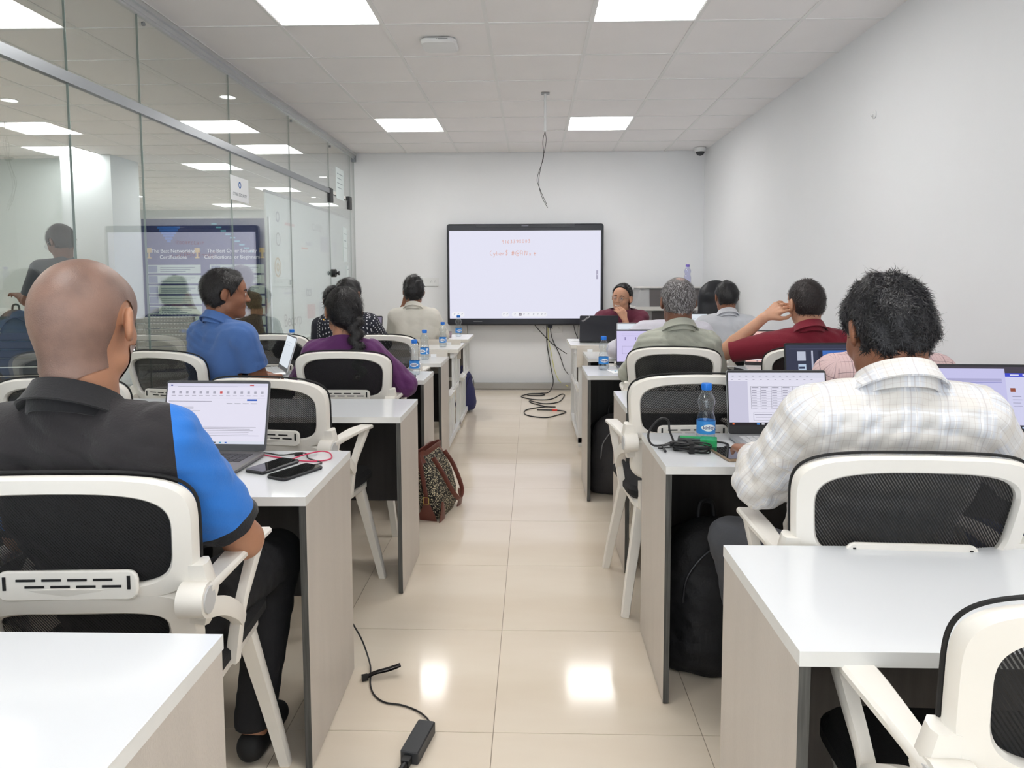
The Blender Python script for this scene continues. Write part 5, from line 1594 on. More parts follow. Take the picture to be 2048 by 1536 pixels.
M_YEL = mat('yellow_cable', (226, 222, 120), .5)
cable([(.19, wy, .80), (.195, wy, .60), (.23, wy, .42), (.27, wy, .22), (.33, wy - .04, .09), (.42, 8.25, .05)], .0035, M_YEL, 'wall_cable', 'pale yellow network cable hanging below the display')
cable([(.49, wy, .80), (.505, wy, .70), (.54, wy - .05, .60)], .004, M_BLACK, 'wall_cable', 'short black cable behind the black laptop lid')
t = empty('wall_plug', (.215, wy, .745)); tag(t, 'black plug in the socket under the display', 'plug')
MB().rbox(-.028, 0, -.03, .028, .045, .028, .01, M=Matrix.Rotation(math.pi / 2, 4, 'X') @ Matrix.Translation((0, -.02, 0))).build('body', mat('plug_grey', (62, 68, 80), .5), t)

# lectern
t = empty('lectern', (1.47, 7.95, 0)); tag(t, 'grey and brown wooden lectern in the back right corner', 'lectern')
M_LG = mat('lectern_grey', (176, 177, 178), .5, var=.05); M_LB = mat('lectern_brown', (96, 92, 92), .5, var=.08); M_LW = mat('lectern_white', (224, 222, 218), .5)
MB().box(-.27, -.20, 0, .30, .22, .96).build('column', M_LG, t)
MB().box(-.17, -.206, .05, .28, -.20, .95).build('front_board', M_LB, t)
MB().box(-.36, -.26, .96, .38, .28, 1.0).build('shelf', M_LW, t)
mb = MB(); mb.add([(-.34, -.24, 1.0), (.36, -.24, 1.0), (.36, .26, 1.0), (-.34, .26, 1.0), (-.30, -.20, 1.20), (.36, -.20, 1.20), (.36, .26, 1.20), (-.30, .26, 1.20)], [(0, 1, 5, 4), (1, 2, 6, 5), (2, 3, 7, 6), (3, 0, 4, 7), (4, 5, 6, 7), (3, 2, 1, 0)])
mb.build('head_box', M_LG, t)
mb = MB(); mb.add([(-.20, -.243, 1.004), (.34, -.243, 1.004), (.34, -.205, 1.196), (-.20, -.205, 1.196)], [(0, 1, 2, 3)]); mb.build('head_board', M_LB, t)
MB().box(-.32, -.22, 1.20, .37, .27, 1.215).build('top_board', M_LW, t)

# black executive chair behind the last man
t = empty('executive_chair', (1.795, 6.95, 0), 0); tag(t, 'tall black padded executive chair in the back right corner', 'chair')
F = Field((-.35, -.25, .3), (.35, .25, 1.35), .012)
F.cap((0, .02, .62), (0, .06, 1.12), .185, .170, .03, flat=((0, 1, 0), .42)); F.cap((-.07, .05, 1.14), (.07, .05, 1.14), .07, .07, .04)
for zc_ in (.78, .94): F.cap((-.16, -.07, zc_), (.16, -.07, zc_), .018, .018, .02, sub=True)
link('backrest', F.mesh('backrest', 2), mat('black_leather', (26, 27, 32), .45, bump=.2, bscale=70), t)
MB().rbox(-.19, -.02, .42, .19, .46, .52, .08, seg=6).build('seat', mat('black_leather', (26, 27, 32), .45), t)
MB().tube([(0, .2, .08), (0, .2, .42)], .028, 14).build('gas_column', M_CHROME, t)
for k in range(5):
    a = 2 * math.pi * k / 5
    mb = MB(); mb.tube([(0, .2, .10), (.16 * math.cos(a), .2 + .16 * math.sin(a), .065)], .020, 8, r1=.014); mb.ball((.16 * math.cos(a), .2 + .16 * math.sin(a), .030), .030, 10); mb.build('leg', M_BLACK, t)

# ---------------------------------------------------------------- bags
M_BAGB = mat('black_nylon', (20, 20, 24), .65, bump=.4, bscale=140)
def backpack(x, y, deg, label, m, s=1.0, z0=0.0, mats2=None):
    t = empty('backpack', (x, y, z0), math.radians(deg)); tag(t, label, 'bag')
    F = Field((-.25, -.22, -.02), (.25, .22, .62), .010)
    F.cap((0, 0, .10), (0, .01, .36), .16, .14, .04, flat=((0, 1, 0), .62)); F.cap((-.09, 0, .06), (.09, 0, .06), .07, .07, .06)
    F.cap((0, -.085, .10), (0, -.07, .22), .11, .10, .03, flat=((0, 1, 0), .45))
    wrinkle(F, .008, int(abs(x * 100)) + 3); F.plane((0, 0, .0), (0, 0, -1)); F.F *= 1
    o = link('bag_body', F.mesh('bag_body', 2), m, t); o.scale = (s, s, s)
    mb = MB(); mb.tube(bez([(-.03, .03, .47), (-.02, .04, .54), (.02, .04, .54), (.03, .03, .47)]), .009, 8)
    for sx in (-1, 1): mb.sweep(bez([(sx * .05, .08, .46), (sx * .09, .15, .38), (sx * .10, .14, .20), (sx * .11, .09, .06)], 24), [.045] * 25, [.010] * 25, (1, 0, 0))
    o = mb.build('straps', mats2 or m, t); o.scale = (s, s, s)
    mb = MB(); mb.tube(bez([(-.115, -.06, .20), (-.10, -.075, .34), (0, -.08, .43), (.10, -.075, .34), (.115, -.06, .20)]), .0035, 6); o = mb.build('zip', M_GREY if mats2 else mat('black_zip', (50, 50, 54), .4), t); o.scale = (s, s, s)
    return t
backpack(.60, 2.36, 8, 'black backpack standing under the right desk by the checked shirt', M_BAGB, 1.0)
backpack(.505, 4.33, 15, 'dark grey backpack under the desk with the lone water bottle', mat('charcoal_nylon', (62, 60, 62), .7, bump=.4, bscale=140), .95, mats2=M_BAGB)
t = backpack(-.66, 6.95, 70, 'navy blue backpack poking out from under the farthest left bench', mat('navy_nylon', (44, 46, 92), .7, bump=.4, bscale=100), .78, z0=.02)
# patterned tote in the aisle
t = empty('tote_bag', (-.525, 3.90, 0), math.radians(-14)); tag(t, 'patterned black and cream tote with brown leather trim in the aisle', 'bag')
m, nt, b_ = base_mat('damask_cloth'); N_, L_ = nt.nodes, nt.links
tc = N_.new('ShaderNodeTexCoord'); vo = N_.new('ShaderNodeTexVoronoi'); vo.inputs['Scale'].default_value = 95; vo.feature = 'DISTANCE_TO_EDGE'
nz = N_.new('ShaderNodeTexNoise'); nz.inputs['Scale'].default_value = 60; L_.new(tc.outputs['Object'], nz.inputs[0]); L_.new(tc.outputs['Object'], vo.inputs[0])
rp = N_.new('ShaderNodeValToRGB'); rp.color_ramp.elements[0].position = .10; rp.color_ramp.elements[0].color = (.012, .011, .012, 1); rp.color_ramp.elements[1].position = .17; rp.color_ramp.elements[1].color = lin((196, 186, 158))
ad = mathn(N_, L_, 'MULTIPLY', vo.outputs['Distance'], mathn(N_, L_, 'MULTIPLY_ADD', nz.outputs[0], 1.6, -.1)); L_.new(ad, rp.inputs[0]); L_.new(rp.outputs[0], b_.inputs['Base Color']); b_.inputs['Roughness'].default_value = .85
M_DAM = m; M_LEA = mat('brown_leather', (104, 56, 46), .42, bump=.2, bscale=200)
LN = Matrix.Rotation(math.radians(-13), 4, 'Y')
# tote: wide in local y, depth in local x, leaning against the desk leg
rings = []
NB_ = 28
for zz, a, c, ox in ((0, .055, .12, .0), (.03, .068, .15, 0), (.12, .072, .165, -.005), (.22, .060, .160, -.02), (.31, .038, .150, -.045), (.345, .026, .145, -.055)):
    rings.append([(ox + a * (1 if math.cos(q) > 0 else -1) * abs(math.cos(q)) ** .55, c * (1 if math.sin(q) > 0 else -1) * abs(math.sin(q)) ** .5 , zz + .004 * math.sin(5 * q)) for q in [2 * math.pi * k / NB_ for k in range(NB_)]])
o = MB().loft(rings, True, False).build('bag_body', M_DAM, t)
rings = [[(p[0] * 1.03, p[1] * 1.02, p[2]) for p in rings[4]], [(p[0] * 1.06, p[1] * 1.03, p[2] + .002) for p in rings[5]], [(p[0] + .0, p[1] * 1.02, p[2] + .030) for p in rings[5]], [((p[0] + .055) * .7 - .055, p[1] * .97, p[2] + .028) for p in rings[5]], [((p[0] + .055) * .6 - .055, p[1] * .9, p[2] - .05) for p in rings[5]]]
MB().loft(rings, False, True).build('leather_rim', M_LEA, t)
for sy in (-1, 1):
    mb = MB(); mb.sweep([(.072, sy * .135, .0), (.078, sy * .14, .03), (.080, sy * .14, .07), (.074, sy * .125, .10)], [.08, .075, .05, .022], [.006] * 4, (0, 1, 0)); mb.build('leather_corner', M_LEA, t)
mb = MB(); mb.sweep([(.0, -.153, .0), (.0, -.170, .04), (.0, -.173, .08), (-.005, -.170, .12)], [.10, .09, .05, .024], [.006] * 4, (1, 0, 0))
mb.build('leather_base', M_LEA, t)
mb = MB(); mb.sweep(bez([(-.0, -.172, .11), (-.015, -.170, .20), (-.040, -.156, .30), (-.055, -.150, .35)], 20), [.024] * 21, [.005] * 21, (1, 0, 0)); mb.build('side_strap', M_LEA, t)
mb = MB(); 
for q0, q1 in (((-.018, -.178, .100), (.014, -.178, .100)), ((-.018, -.178, .135), (.014, -.178, .135)), ((-.018, -.178, .100), (-.018, -.178, .135)), ((.014, -.178, .100), (.014, -.178, .135))): mb.tube([q0, q1], .0028, 6)
mb.build('buckle', mat('brass', (200, 176, 110), .25, metal=.9), t)
for k, (x0, lab_) in enumerate(((.0, 0), (-.09, 1))):
    mb = MB()
    if k == 0: pts = bez([(.005, -.085, .33), (.055, -.08, .25), (.110, -.060, .14), (.128, 0, .085), (.118, .060, .13), (.060, .085, .25), (.005, .085, .33)], 48)
    else: pts = bez([(-.085, -.085, .34), (-.13, -.09, .28), (-.20, -.06, .17), (-.235, 0, .12), (-.20, .06, .17), (-.13, .09, .28), (-.085, .085, .34)], 48)
    mb.sweep(pts, [.026] * len(pts), [.006] * len(pts), (.75, 0, .65) if k == 0 else (.7, 0, -.6)); mb.build('handle', M_LEA, t)
# black bag on the desk beyond the net chair
t = empty('handbag', (-1.68, 4.86, ZD)); tag(t, 'small crumpled black bag on the desk above the empty chair, left of the purple tunic', 'bag')
F = Field((-.16, -.12, -.02), (.18, .12, .22), .008); F.cap((-.06, 0, .07), (-.03, 0, .10), .05, .055, .03); F.cap((-.02, 0, .08), (.10, 0, .035), .055, .03, .02); F.cap((-.02, .03, .06), (.11, .03, .03), .04, .03, .02)
wrinkle(F, .012, 5, ((60, 10, 40), (30, 60, 10), (20, 10, 70), (50, 30, 30))); F.plane((0, 0, 0), (0, 0, -1)); link('bag_body', F.mesh('bag_body', 1), M_BAGB, t)
MB().box(-.032, -.062, .06, -.026, -.052, .10).build('yellow_tag', mat('yellow_tag', (200, 190, 60), .5), t)

# ---------------------------------------------------------------- office chairs beyond the glass
def ribbed(x, y, deg, label, m):
    t = empty('ribbed_chair', (x, y, 0), math.radians(deg)); tag(t, label, 'chair', 'chrome-armed chairs beyond the glass')
    for sx in (-1, 1):
        MB().tube(bez([(sx * .235, .42, .45), (sx * .24, .04, .44), (sx * .24, -.04, .62), (sx * .225, -.14, .99)]), .013, 8).build('side_rail', M_CHROME, t)
        MB().tube(bez([(sx * .245, -.07, .70), (sx * .29, .05, .72), (sx * .295, .22, .67), (sx * .25, .34, .46)]), .012, 8).build('armrest', M_CHROME, t)
    sl = MB().rbox(-.225, -.012, -.022, .225, .012, .022, .006).mesh('back_pad'); sl.materials.append(m)
    for k in range(9):
        o = link('back_pad', sl, None, t); o.location = (0, -.035 - .012 * k, .56 + .051 * k); o.rotation_euler = (.2, 0, 0)
    for k in range(7):
        o = link('seat_pad', sl, None, t); o.location = (0, .08 + .052 * k, .445); o.rotation_euler = (math.pi / 2, 0, 0)
    MB().tube([(0, .2, .08), (0, .2, .43)], .026, 12).build('gas_column', M_CHROME, t)
    for k in range(5):
        a = 2 * math.pi * k / 5
        MB().tube([(0, .2, .09), (.28 * math.cos(a), .2 + .28 * math.sin(a), .05)], .018, 8, r1=.013).ball((.28 * math.cos(a), .2 + .28 * math.sin(a), .028), .028, 8).build('leg', M_CHROME, t)
M_RIBW = mat('ribbed_white_leather', (216, 216, 210), .4); M_RIBB = mat('ribbed_black_leather', (34, 36, 38), .4)
ribbed(-3.15, 6.05, 20, 'white ribbed chair beyond the glass, between the shaven head and the blue polo', M_RIBW)
ribbed(-3.48, 4.92, 35, 'white ribbed chair beyond the glass beside the shaven man', M_RIBW)
ribbed(-2.93, 4.05, 190, 'black ribbed chair with chrome arms beyond the glass at the left edge', M_RIBB)
ribbed(-3.95, 5.75, 20, 'black ribbed chair beyond the glass, farther back', M_RIBB)
backpack(-3.52, 4.75, 30, 'dark green-grey backpack beyond the glass at the left edge', mat('greygreen_nylon', (58, 68, 66), .7), .72, z0=.745)
t = empty('corridor_table', (-3.75, 4.95, 0)); tag(t, 'pale table beyond the glass behind the shaven man', 'table')
MB().box(-.55, -.40, .71, .55, .40, .74).build('tabletop', mat('corridor_table_top', (206, 210, 208), .4), t)
for sx in (-1, 1):
    for sy in (-1, 1): MB().tube([(sx * .5, sy * .35, 0), (sx * .5, sy * .35, .71)], .018, 8).build('leg', M_CHROME, t)
# ---------------------------------------------------------------- the people
SK1 = skin('skin_tan', (180, 130, 102)); SK2 = skin('skin_brown', (146, 98, 74)); SK3 = skin('skin_light_brown', (204, 154, 126)); SK4 = skin('skin_deep', (124, 84, 66))
H_BLK = hair_mat('black_hair', (26, 24, 27)); H_BLK2 = hair_mat('soft_black_hair', (30, 26, 28), .42)
H_GRY = hair_mat('salt_pepper_hair', (120, 116, 116), .6, rgb2=(44, 40, 42), vscale=160)
H_GRYD = hair_mat('salt_pepper_dark_lock', (60, 56, 58), .6)
P_BLK = mat('black_denim', (24, 24, 28), .85, bump=.2, bscale=300); P_GRY = mat('grey_trousers', (70, 72, 78), .85, bump=.2, bscale=260)
P_KHK = mat('khaki_trousers', (132, 120, 96), .85); P_JEAN = mat('blue_jeans', (52, 66, 104), .85, bump=.2, bscale=260)
W_PLAID = plaid_mat('white_check_shirt', (218, 220, 226), [('x', .078, .1, .022, (224, 220, 214), .6), ('x', .078, .46, .003, (236, 236, 238), .9), ('x', .078, .74, .003, (236, 236, 238), .9), ('z', .092, .3, .020, (222, 216, 208), .55), ('z', .092, .62, .003, (236, 236, 238), .8),
                                            ('x', .013, .2, .0007, (196, 188, 184), .5), ('z', .013, .2, .0007, (200, 190, 186), .4), ('x', .078, .6, .0012, (190, 184, 186), .5)])
W_PINK = plaid_mat('pink_check_shirt', (226, 198, 198), [('x', .050, .1, .0012, (120, 96, 104), .8), ('z', .050, .3, .0012, (120, 96, 104), .8), ('x', .014, .3, .0006, (170, 120, 124), .6)])
W_BRN = plaid_mat('brown_check_shirt', (222, 208, 192), [('x', .04, .1, .004, (150, 126, 104), .8), ('z', .04, .3, .004, (150, 126, 104), .8), ('x', .013, .3, .0008, (120, 100, 86), .6)])
W_DOT = dots_mat('polka_shirt', (36, 38, 50), (226, 226, 230), 38)
C = lambda n, rgb, **k: mat(n, rgb, .9, bump=.25, bscale=220, sheen=.15, **k)
# 1 shaven-headed man
def shaved(root, Cc, R, s, h, P, J):
    def base(off, k=.0045):
        F = Field(Cc - np.array((.17, .17, .20)), Cc + .16, k)
        F.cap(P(0, -0.030, -0.050), J['NB'] - J['up'] * 0.02, .060, .0672, 0.022)
        F.cap(P(0, -0.045, -0.030), J['NB'] - J['up'] * 0.02 - J['fw'] * 0.015, .051, .057, 0.022)
        add_head(F, Cc, R, s)
        F.F -= off
        return F.mesh(None, 1)
    Pv, Q = base(.0030)
    q = lambda p: ((p - Cc) @ R) / s
    def cutline(p):
        l = q(p)
        front = .832 * (l[:, 1] - .080) - .555 * (l[:, 2] - .055)
        nape = np.maximum(-(l[:, 2] + .108) + .50 * np.maximum(np.abs(l[:, 0]) - .02, 0), -1)
        side = np.minimum(l[:, 1] + .052 - .25 * np.abs(l[:, 2] + .05), -.012 - l[:, 2])
        ear = .040 - np.linalg.norm(np.stack([np.abs(l[:, 0]) - .090, l[:, 1] + .006, (l[:, 2] + .008) * .8], 1), axis=1)
        return np.maximum(np.maximum(front, nape), np.maximum(side, ear))
    Pv2, Q2 = clip(Pv, Q, cutline(Pv))
    o = link('hair', raw_mesh('hair', Pv2, Q2), mat('stubble_scalp', (138, 108, 95), .40, rgb2=(112, 87, 77), vscale=13, bump=.25, bscale=420, spec=.6), root)
    o['label'] = 'grey-brown shaved stubble'
    Pv, Q = base(.0022)
    l = q(Pv)
    b_ = np.maximum(np.maximum(l[:, 2] + .048, .026 - l[:, 1]), -(l[:, 2] + .135))
    Pv2, Q2 = clip(Pv, Q, b_)
    link('beard', raw_mesh('beard', Pv2, Q2), mat('grey_stubble', (138, 112, 102), .7, rgb2=(180, 168, 164), vscale=300), root)
person('shaven-headed man in a black and blue polo, seen from behind', (-.865, 1.54), -4, (-.880, 1.385, 1.224), 2, 3, 0, hs=1.03, neck_d=.166, h=.0060, sw=.168, girth=1.08, skin_m=SK1,
       shirt_m=C('black_pique', (34, 31, 34)), sleeve_m=C('blue_pique', (40, 116, 204)), cuff_m=C('black_rib', (22, 22, 26)), collar_m=C('black_rib', (22, 22, 26)), pants_m=P_BLK,
       eR=(-.635, 1.51, .735), wR=(-.80, 1.73, .775), eL=(-1.10, 1.48, .76), wL=(-1.02, 1.74, .775), dR=(-.35, .9, -.1), dL=(.2, .95, -.1), hair=shaved, wr=.008, seed=3,
       knees=((-.98, 1.92, .53), (-.72, 1.93, .53)), feet=((-1.0, 1.90, .09), (-.76, 1.84, .09)), neck_r=.060)
# 2 blue polo
person('man in a plain blue polo turned right in profile', (-1.72, 3.74), -30, (-1.560, 3.60, 1.235), -66, 4, 0, h=.0070, sw=.165, girth=1.05, skin_m=SK2,
       shirt_m=C('blue_polo', (72, 108, 168)), pants_m=P_KHK, slv=.66, eR=(-1.385, 3.58, .78), wR=(-1.42, 3.80, .775), eL=(-1.80, 3.80, .78), wL=(-1.62, 3.98, .775),
       hair=short_hair(H_BLK2, t=.014, front=.070, fz=.070, n=5000, length=.022, width=.0008, seed=11, bumps=.003, lift=.005, curl=.25), seed=5, wr=.008)
# 3 woman, purple
def braid(root, Cc, R, s, h, P, J):
    F = Field(Cc - np.array((.16, .16, .2)), Cc + .16, .0055)
    F.ell(P(0, -.016, .030), np.array((.086, .108, .095)) * s, R, 0)
    F.ell(P(0, -.05, -.01), np.array((.080, .072, .088)) * s, R, .03)
    F.ell(P(.012, -.095, -.060), np.array((.045, .035, .045)) * s, R, .03)
    F.plane(P(0, .080, .070), R @ unit((0, .105, -.055)), .004)
    F.plane(P(0, -.06, -.098), R @ unit((0, .6, -1.0)), .006)
    for sx in (-1, 1): F.ell(P(sx * .092, -.002, -.020), np.array((.028, .020, .034)) * s, R, .006, True)
    me = F.mesh('hair', 1); link('hair', me, H_BLK2, root)
    bk = P(.03, -.10, -.05)
    fl = lambda p: (bk[None] - p) / (np.linalg.norm(bk[None] - p, axis=1)[:, None] + 1e-6)
    strands('hair_locks', me, 3000, .055, .0009, fl, .003, H_BLK2, root, 5, .0, lambda p: np.ones(len(p), bool))
    F = Field(Cc - np.array((.14, .26, .46)), Cc + np.array((.2, .1, .05)), .0050)
    x0, y0, z0 = P(.030, -.118, -.080)
    for k in range(9):
        zz = z0 - .030 * k; sx = 1 if k % 2 else -1; r = .036 - .0014 * k; yy = y0 - .004 * k + .012 * (k > 5)
        a = np.array((x0 - sx * .018 + .003 * k, yy, zz + .018)); b_ = np.array((x0 + sx * .012 + .003 * k, yy - .010, zz - .014))
        F.cap(a, b_, r * .75, r * .55, .002)
    me = F.mesh('braid', 1); o = link('braid', me, H_BLK2, root)
    strands('braid_locks', me, 1400, .022, .0009, lambda p: np.tile(np.array((0, 0, -1.0)), (len(p), 1)), .003, H_BLK2, root, 9, .2)
    mb = MB(); e = P(-.098, -.004, -.042); mb.ball(e, .005, 8); mb.build('earring', mat('gold', (220, 180, 90), .2, metal=1), root)
    glasses(root, P, s, mat('thin_frame', (190, 190, 200), .3, metal=.5))
def glasses(root, P, s, m, lens=True):
    mb = MB()
    for sx in (-1, 1):
        mb.tube([P(sx * .032 + .021 * math.cos(a), .104, -.002 + .018 * math.sin(a)) for a in [2 * math.pi * k / 20 for k in range(21)]], .0011, 6)
        mb.tube([P(sx * .053, .102, .004), P(sx * .076, .06, .006), P(sx * .082, -.002, .004), P(sx * .083, -.02, -.012)], .0012, 6)
    mb.tube([P(-.011, .106, .002), P(0, .109, .004), P(.011, .106, .002)], .0011, 6)
    o = mb.build('glasses', m, root)
    if lens:
        mb = MB()
        for sx in (-1, 1): mb.add([tuple(P(sx * .032 + .020 * math.cos(a), .104, -.002 + .017 * math.sin(a))) for a in [2 * math.pi * k / 20 for k in range(20)]], [tuple(range(20))])
        mb.build('lenses', glass_mat('spectacle_lens', (.93, .93, .97), 1.3), o)
person('woman in a purple tunic with a long black braid', (-.955, 3.74), 4, (-.965, 3.60, 1.145), 28, 6, 0, h=.0065, sw=.140, girth=1.05, skin_m=SK1,
       shirt_m=C('purple_cotton', (88, 38, 92)), pants_m=P_BLK, sleeve='long', collar=False, eR=(-.665, 3.66, .76), wR=(-.80, 3.90, .775), eL=(-1.22, 3.68, .76), wL=(-1.08, 3.90, .775),
       hair=braid, seed=9, wr=.008, neck_r=.050, sleeve_off=.022, hem_z=.38, drop=.07)
# 4 polka-dot and his neighbours
person('person in a black shirt with white polka dots', (-1.40, 5.58), 2, (-1.400, 5.43, 1.190), -14, 4, 0, h=.0085, sw=.165, girth=1.10, skin_m=SK1, shirt_m=W_DOT, pants_m=P_BLK, sleeve='long',
       eR=(-1.17, 5.60, .80), wR=(-1.22, 5.84, .79), hair=short_hair(H_BLK, t=.018, n=900, length=.03, seed=15), seed=12)
person('dark-haired person half hidden behind the woman in purple', (-1.64, 6.40), 6, (-1.755, 6.26, 1.118), 20, 0, 0, h=.0095, sw=.130, skin_m=SK1, shirt_m=C('navy_top', (40, 42, 54)), pants_m=P_BLK, sleeve='long',
       hair=short_hair(H_BLK2, t=.022, nape=-.12, n=700, length=.05, seed=16), seed=13, collar=False)
person('young man in a cream shirt with black quiff, resting on his hand', (-1.03, 6.38), 3, (-1.035, 6.22, 1.195), 8, 5, 0, h=.0080, sw=.162, skin_m=SK2, shirt_m=C('cream_shirt', (222, 218, 208)), pants_m=P_BLK, sleeve='roll',
       eL=(-1.25, 6.34, .83), wL=(-1.135, 6.27, 1.06), dL=(.35, -.1, .8), nL=(-.3, -.9, .2), curlL=.9, eR=(-.80, 6.34, .80), wR=(-.86, 6.55, .79),
       hair=short_hair(H_BLK, t=.016, puff=.018, n=1500, length=.03, seed=17, bumps=.004, curl=.4), seed=14)
# 6 the man facing the room
def smile(root, Cc, R, s, h, P, J):
    mb = MB(); mb.sweep([P(-.024, .096, -.060), P(-.012, .101, -.065), P(0, .1025, -.0665), P(.012, .101, -.065), P(.024, .096, -.060)], [.003, .008, .009, .008, .003], [.003] * 5, tuple(R @ np.array((0, 0, 1.0))))
    mb.build('teeth', mat('teeth', (232, 228, 220), .3), root)
def presenter_hair(root, Cc, R, s, h, P, J):
    short_hair(H_BLK, t=.015, front=.050, fz=.090, n=1500, length=.022, seed=18, bumps=.0015)(root, Cc, R, s, h, P, J)
    glasses(root, P, s, mat('gold_frame', (150, 132, 110), .3, metal=.6)); smile(root, Cc, R, s, h, P, J)
person('smiling man in a maroon shirt and glasses facing the camera', (.79, 7.02), 178, (.862, 6.87, 1.122), 154, 3, -8, hs=1.07, neck_d=.118, drop=.066, h=.0060, sw=.195, girth=1.12, hipz=.55, skin_m=SK3,
       shirt_m=C('maroon_shirt', (104, 42, 62)), pants_m=P_BLK, sleeve='roll', eL=(.905, 6.70, .72), wL=(.872, 6.655, .908), dL=(-.42, .10, .88), nL=(.45, -.85, .15), curlL=.75,
       eR=(.56, 6.84, .82), wR=(.62, 6.70, .79), hair=presenter_hair, seed=15, wr=.005)
# 7 lavender person leaning
person('person in a pale lavender shirt leaning behind the grey-haired man', (.80, 4.82), 6, (.990, 4.90, 1.150), 4, 10, 8, h=.0085, sw=.180, girth=1.1, skin_m=SK2, shirt_m=C('lavender_shirt', (208, 206, 216)), pants_m=P_BLK, sleeve='long',
       shL=(-.055, 0, .012), eL=(.575, 4.84, .83), wL=(.66, 5.07, .79), eR=(1.24, 4.90, .82), wR=(1.15, 5.1, .79), hair=short_hair(H_BLK, n=500, seed=19), seed=16)
# 8 grey-haired man
def greyhair(root, Cc, R, s, h, P, J):
    o = short_hair(H_GRY, t=.011, front=.070, fz=.075, n=0, seed=21, bumps=.0012)(root, Cc, R, s, h, P, J)
    Cr = P(0, -.05, .125); upv = R @ np.array((0, 0, 1.0))
    def flow(p):
        d = p - Cr[None]; return d / (np.linalg.norm(d, axis=1)[:, None] + 1e-6) - upv * .35
    thin = lambda p: (np.linalg.norm(((p - Cc) @ R) - np.array((.0, -.055, .105)) * s, axis=1) > .036 + .02 * np.random.RandomState(1).rand(len(p)))
    strands('dark_locks', o.data, 3600, .016, .0006, flow, .003, mat('grey_hair_dark', (52, 48, 50), .5), root, 3, .12, thin)
    strands('light_locks', o.data, 3000, .016, .0005, flow, .0035, mat('grey_hair_light', (196, 194, 196), .5), root, 4, .12, thin)
    F = Field(Cc - .15, Cc + .16, .005); F.ell(P(0, -.016, .030), np.array((.0885, .1098, .0978)) * s, R, 0)
    q = P(0, -.062, .108); X = F.region(F.lo, F.lo + F.h * F.n)
    F.F = np.maximum(F.F, (np.sqrt((X[1] - q[0]) ** 2 + (X[2] - q[1]) ** 2 + (X[3] - q[2]) ** 2) - .026).astype(np.float32))
    link('thin_crown', F.mesh('thin_crown', 2), mat('crown_skin', (150, 122, 114), .5, rgb2=(110, 96, 94), vscale=90), root)
person('grey-haired man in a sage green shirt, seen from behind', (.765, 3.95), 2, (.778, 3.83, 1.180), 4, 6, 0, hs=1.02, h=.0065, sw=.160, girth=1.10, drop=.072, skin_m=SK4, shirt_m=C('sage_shirt', (168, 170, 158)), pants_m=P_BLK, sleeve='long',
       eR=(1.02, 3.90, .78), wR=(.93, 4.13, .78), eL=(.535, 3.95, .78), wL=(.60, 4.16, .78), sleeve_off=.004, hair=greyhair, seed=17, wr=.009, neck_r=.062)
# 9 white shirt by the wall
person('man in a pale grey shirt and dark trousers before the black executive chair', (1.50, 5.80), -2, (1.535, 5.68, 1.155), 6, 10, 0, h=.0080, sw=.178, girth=1.1, skin_m=SK2, shirt_m=C('pale_grey_shirt', (206, 208, 214)), pants_m=P_BLK, sleeve='long',
       eL=(1.26, 5.80, .78), wL=(1.36, 6.03, .78), eR=(1.76, 5.80, .78), wR=(1.66, 6.03, .78), hair=short_hair(H_BLK, t=.012, n=900, length=.022, seed=22), seed=18, belt=M_BLACKR)
# 10 maroon polo
person('man in a maroon polo scratching his ear', (1.46, 3.92), 4, (1.445, 3.81, 1.176), 12, 0, -4, h=.0062, sw=.178, girth=1.15, skin_m=SK3, shirt_m=C('crimson_polo', (122, 22, 42)), pants_m=P_BLK,
       eL=(1.100, 3.86, .915), wL=(1.235, 3.82, 1.095), dL=(.60, -.15, .45), nL=(-.55, -.55, .35), curlL=.8, shL=(-.03, .02, -.01), eR=(1.72, 3.95, .78), wR=(1.62, 4.15, .78),
       hair=short_hair(hair_mat('dark_brown_hair', (44, 36, 36), .5), t=.008, front=.066, fz=.078, n=1900, length=.016, seed=23, bumps=.0012), seed=19)
# 11 pink shirt
person('man in a pink checked shirt, head hidden by the curly-haired man', (1.455, 2.84), 2, (1.330, 2.745, 1.160), 20, 12, 0, h=.0070, sw=.200, girth=1.12, skin_m=SK1, shirt_m=W_PINK, pants_m=P_GRY, sleeve='long',
       eL=(1.16, 2.86, .80), wL=(1.18, 3.08, .78), eR=(1.66, 2.86, .80), wR=(1.56, 3.08, .78), hair=lambda *a: (short_hair(H_BLK, t=.026, puff=.01, n=2200, length=.026, seed=24, bumps=.005, curl=.7)(*a), glasses(a[0], a[5], a[3], M_BLACK)), seed=20)
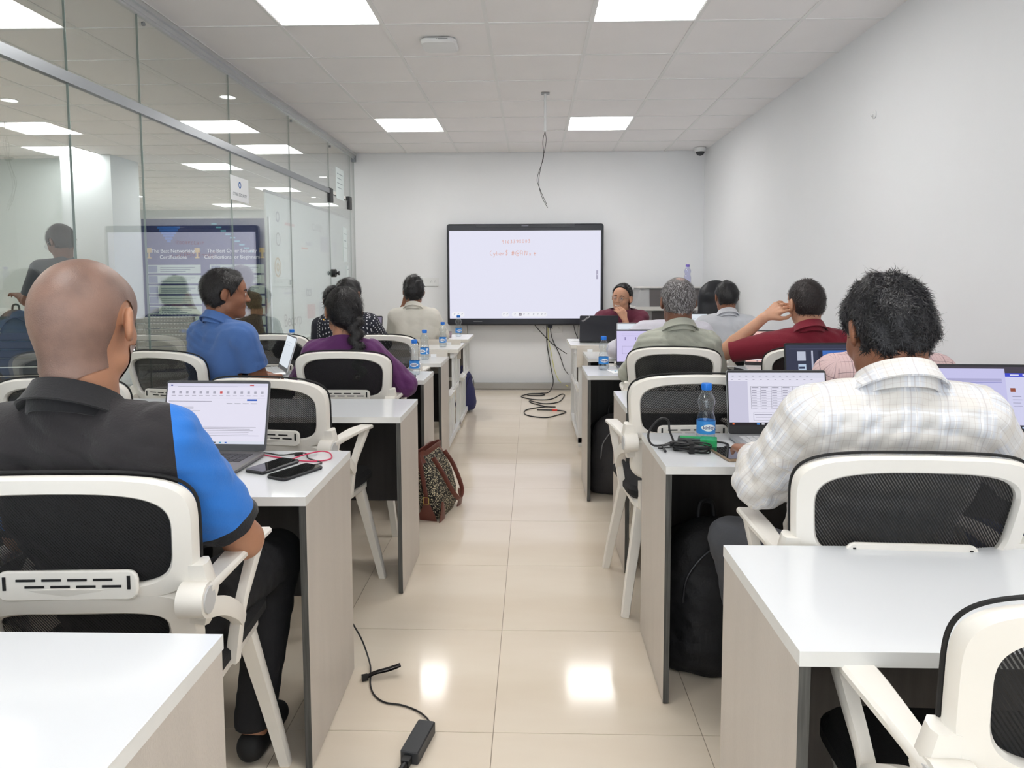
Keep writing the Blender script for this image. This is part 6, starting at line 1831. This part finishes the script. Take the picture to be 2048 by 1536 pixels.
# 12 white checked shirt
person('broad man in a white checked shirt with thick wavy black hair', (.82, 1.77), -4, (.797, 1.63, 1.186), 6, 14, 0, hs=.95, h=.0058, sw=.172, girth=1.12, neck_d=.135, skin_m=SK2, shirt_m=W_PLAID, pants_m=P_GRY, sleeve='long', hunch=.02,
       eL=(.560, 1.70, .830), wL=(.606, 1.94, .822), dL=(.16, .95, -.02), eR=(1.16, 1.70, .83), wR=(1.24, 1.98, .80), dR=(.75, .62, -.05), curlL=.45, curlR=.35,
       hair=short_hair(hair_mat('wavy_black_hair', (30, 29, 34), .36), t=.015, puff=.005, front=.080, n=11000, length=.020, width=.0008, seed=25, bumps=.0040, curl=.55, lift=.003), seed=21, wr=.009, neck_r=.062,
       knees=((.58, 2.00, .56), (.98, 2.08, .54)), feet=((.66, 2.02, .09), (1.0, 2.1, .09)), sleeve_off=.014)
# 13 neighbour at the right edge
person('person in a brown checked shirt and jeans cut off by the right edge', (1.50, 1.68), 6, (1.50, 1.52, 1.20), 8, 8, 0, h=.0090, sw=.175, girth=1.1, skin_m=SK2, shirt_m=W_BRN, pants_m=P_JEAN, sleeve='long',
       eL=(1.27, 1.66, .84), wL=(1.38, 1.90, .79), hair=short_hair(H_BLK, n=300, seed=26), seed=22)
# beyond the glass
person('standing man with glasses looking down beyond the glass', (-3.68, 5.55), 60, (-3.69, 5.50, 1.600), 75, 22, 0, h=.0090, sw=.175, hipz=.93, stand=True, skin_m=SK4, shirt_m=C('dark_grey_tee', (72, 76, 82)), pants_m=P_BLK, collar=False,
       hair=lambda *a: (short_hair(H_BLK, puff=.012, n=800, seed=27)(*a), glasses(a[0], a[5], a[3], mat('bright_frame', (200, 205, 210), .3))), seed=23)
person('woman in a brown patterned tunic beyond the glass behind the blue polo', (-2.95, 7.35), 60, (-3.02, 7.30, 1.315), 90, 6, 0, h=.0095, sw=.150, skin_m=SK2, shirt_m=mat('brown_pattern', (124, 106, 74), .9, rgb2=(88, 72, 50), vscale=60), pants_m=P_BLK, sleeve='long', collar=False,
       hair=short_hair(H_BLK2, t=.024, nape=-.16, n=900, length=.08, seed=28), seed=24, hipz=.70, eL=(-3.12, 7.15, 1.0), wL=(-3.14, 7.22, 1.18))
t = empty('smartphone', (-3.08, 7.13, 1.20)); tag(t, 'turquoise phone held up beyond the glass behind the blue polo', 'phone')
MB().rbox(-.036, -.075, -.004, .036, .075, .004, .01, M=RX).build('case', mat('turquoise_case', (70, 196, 206), .35), t)
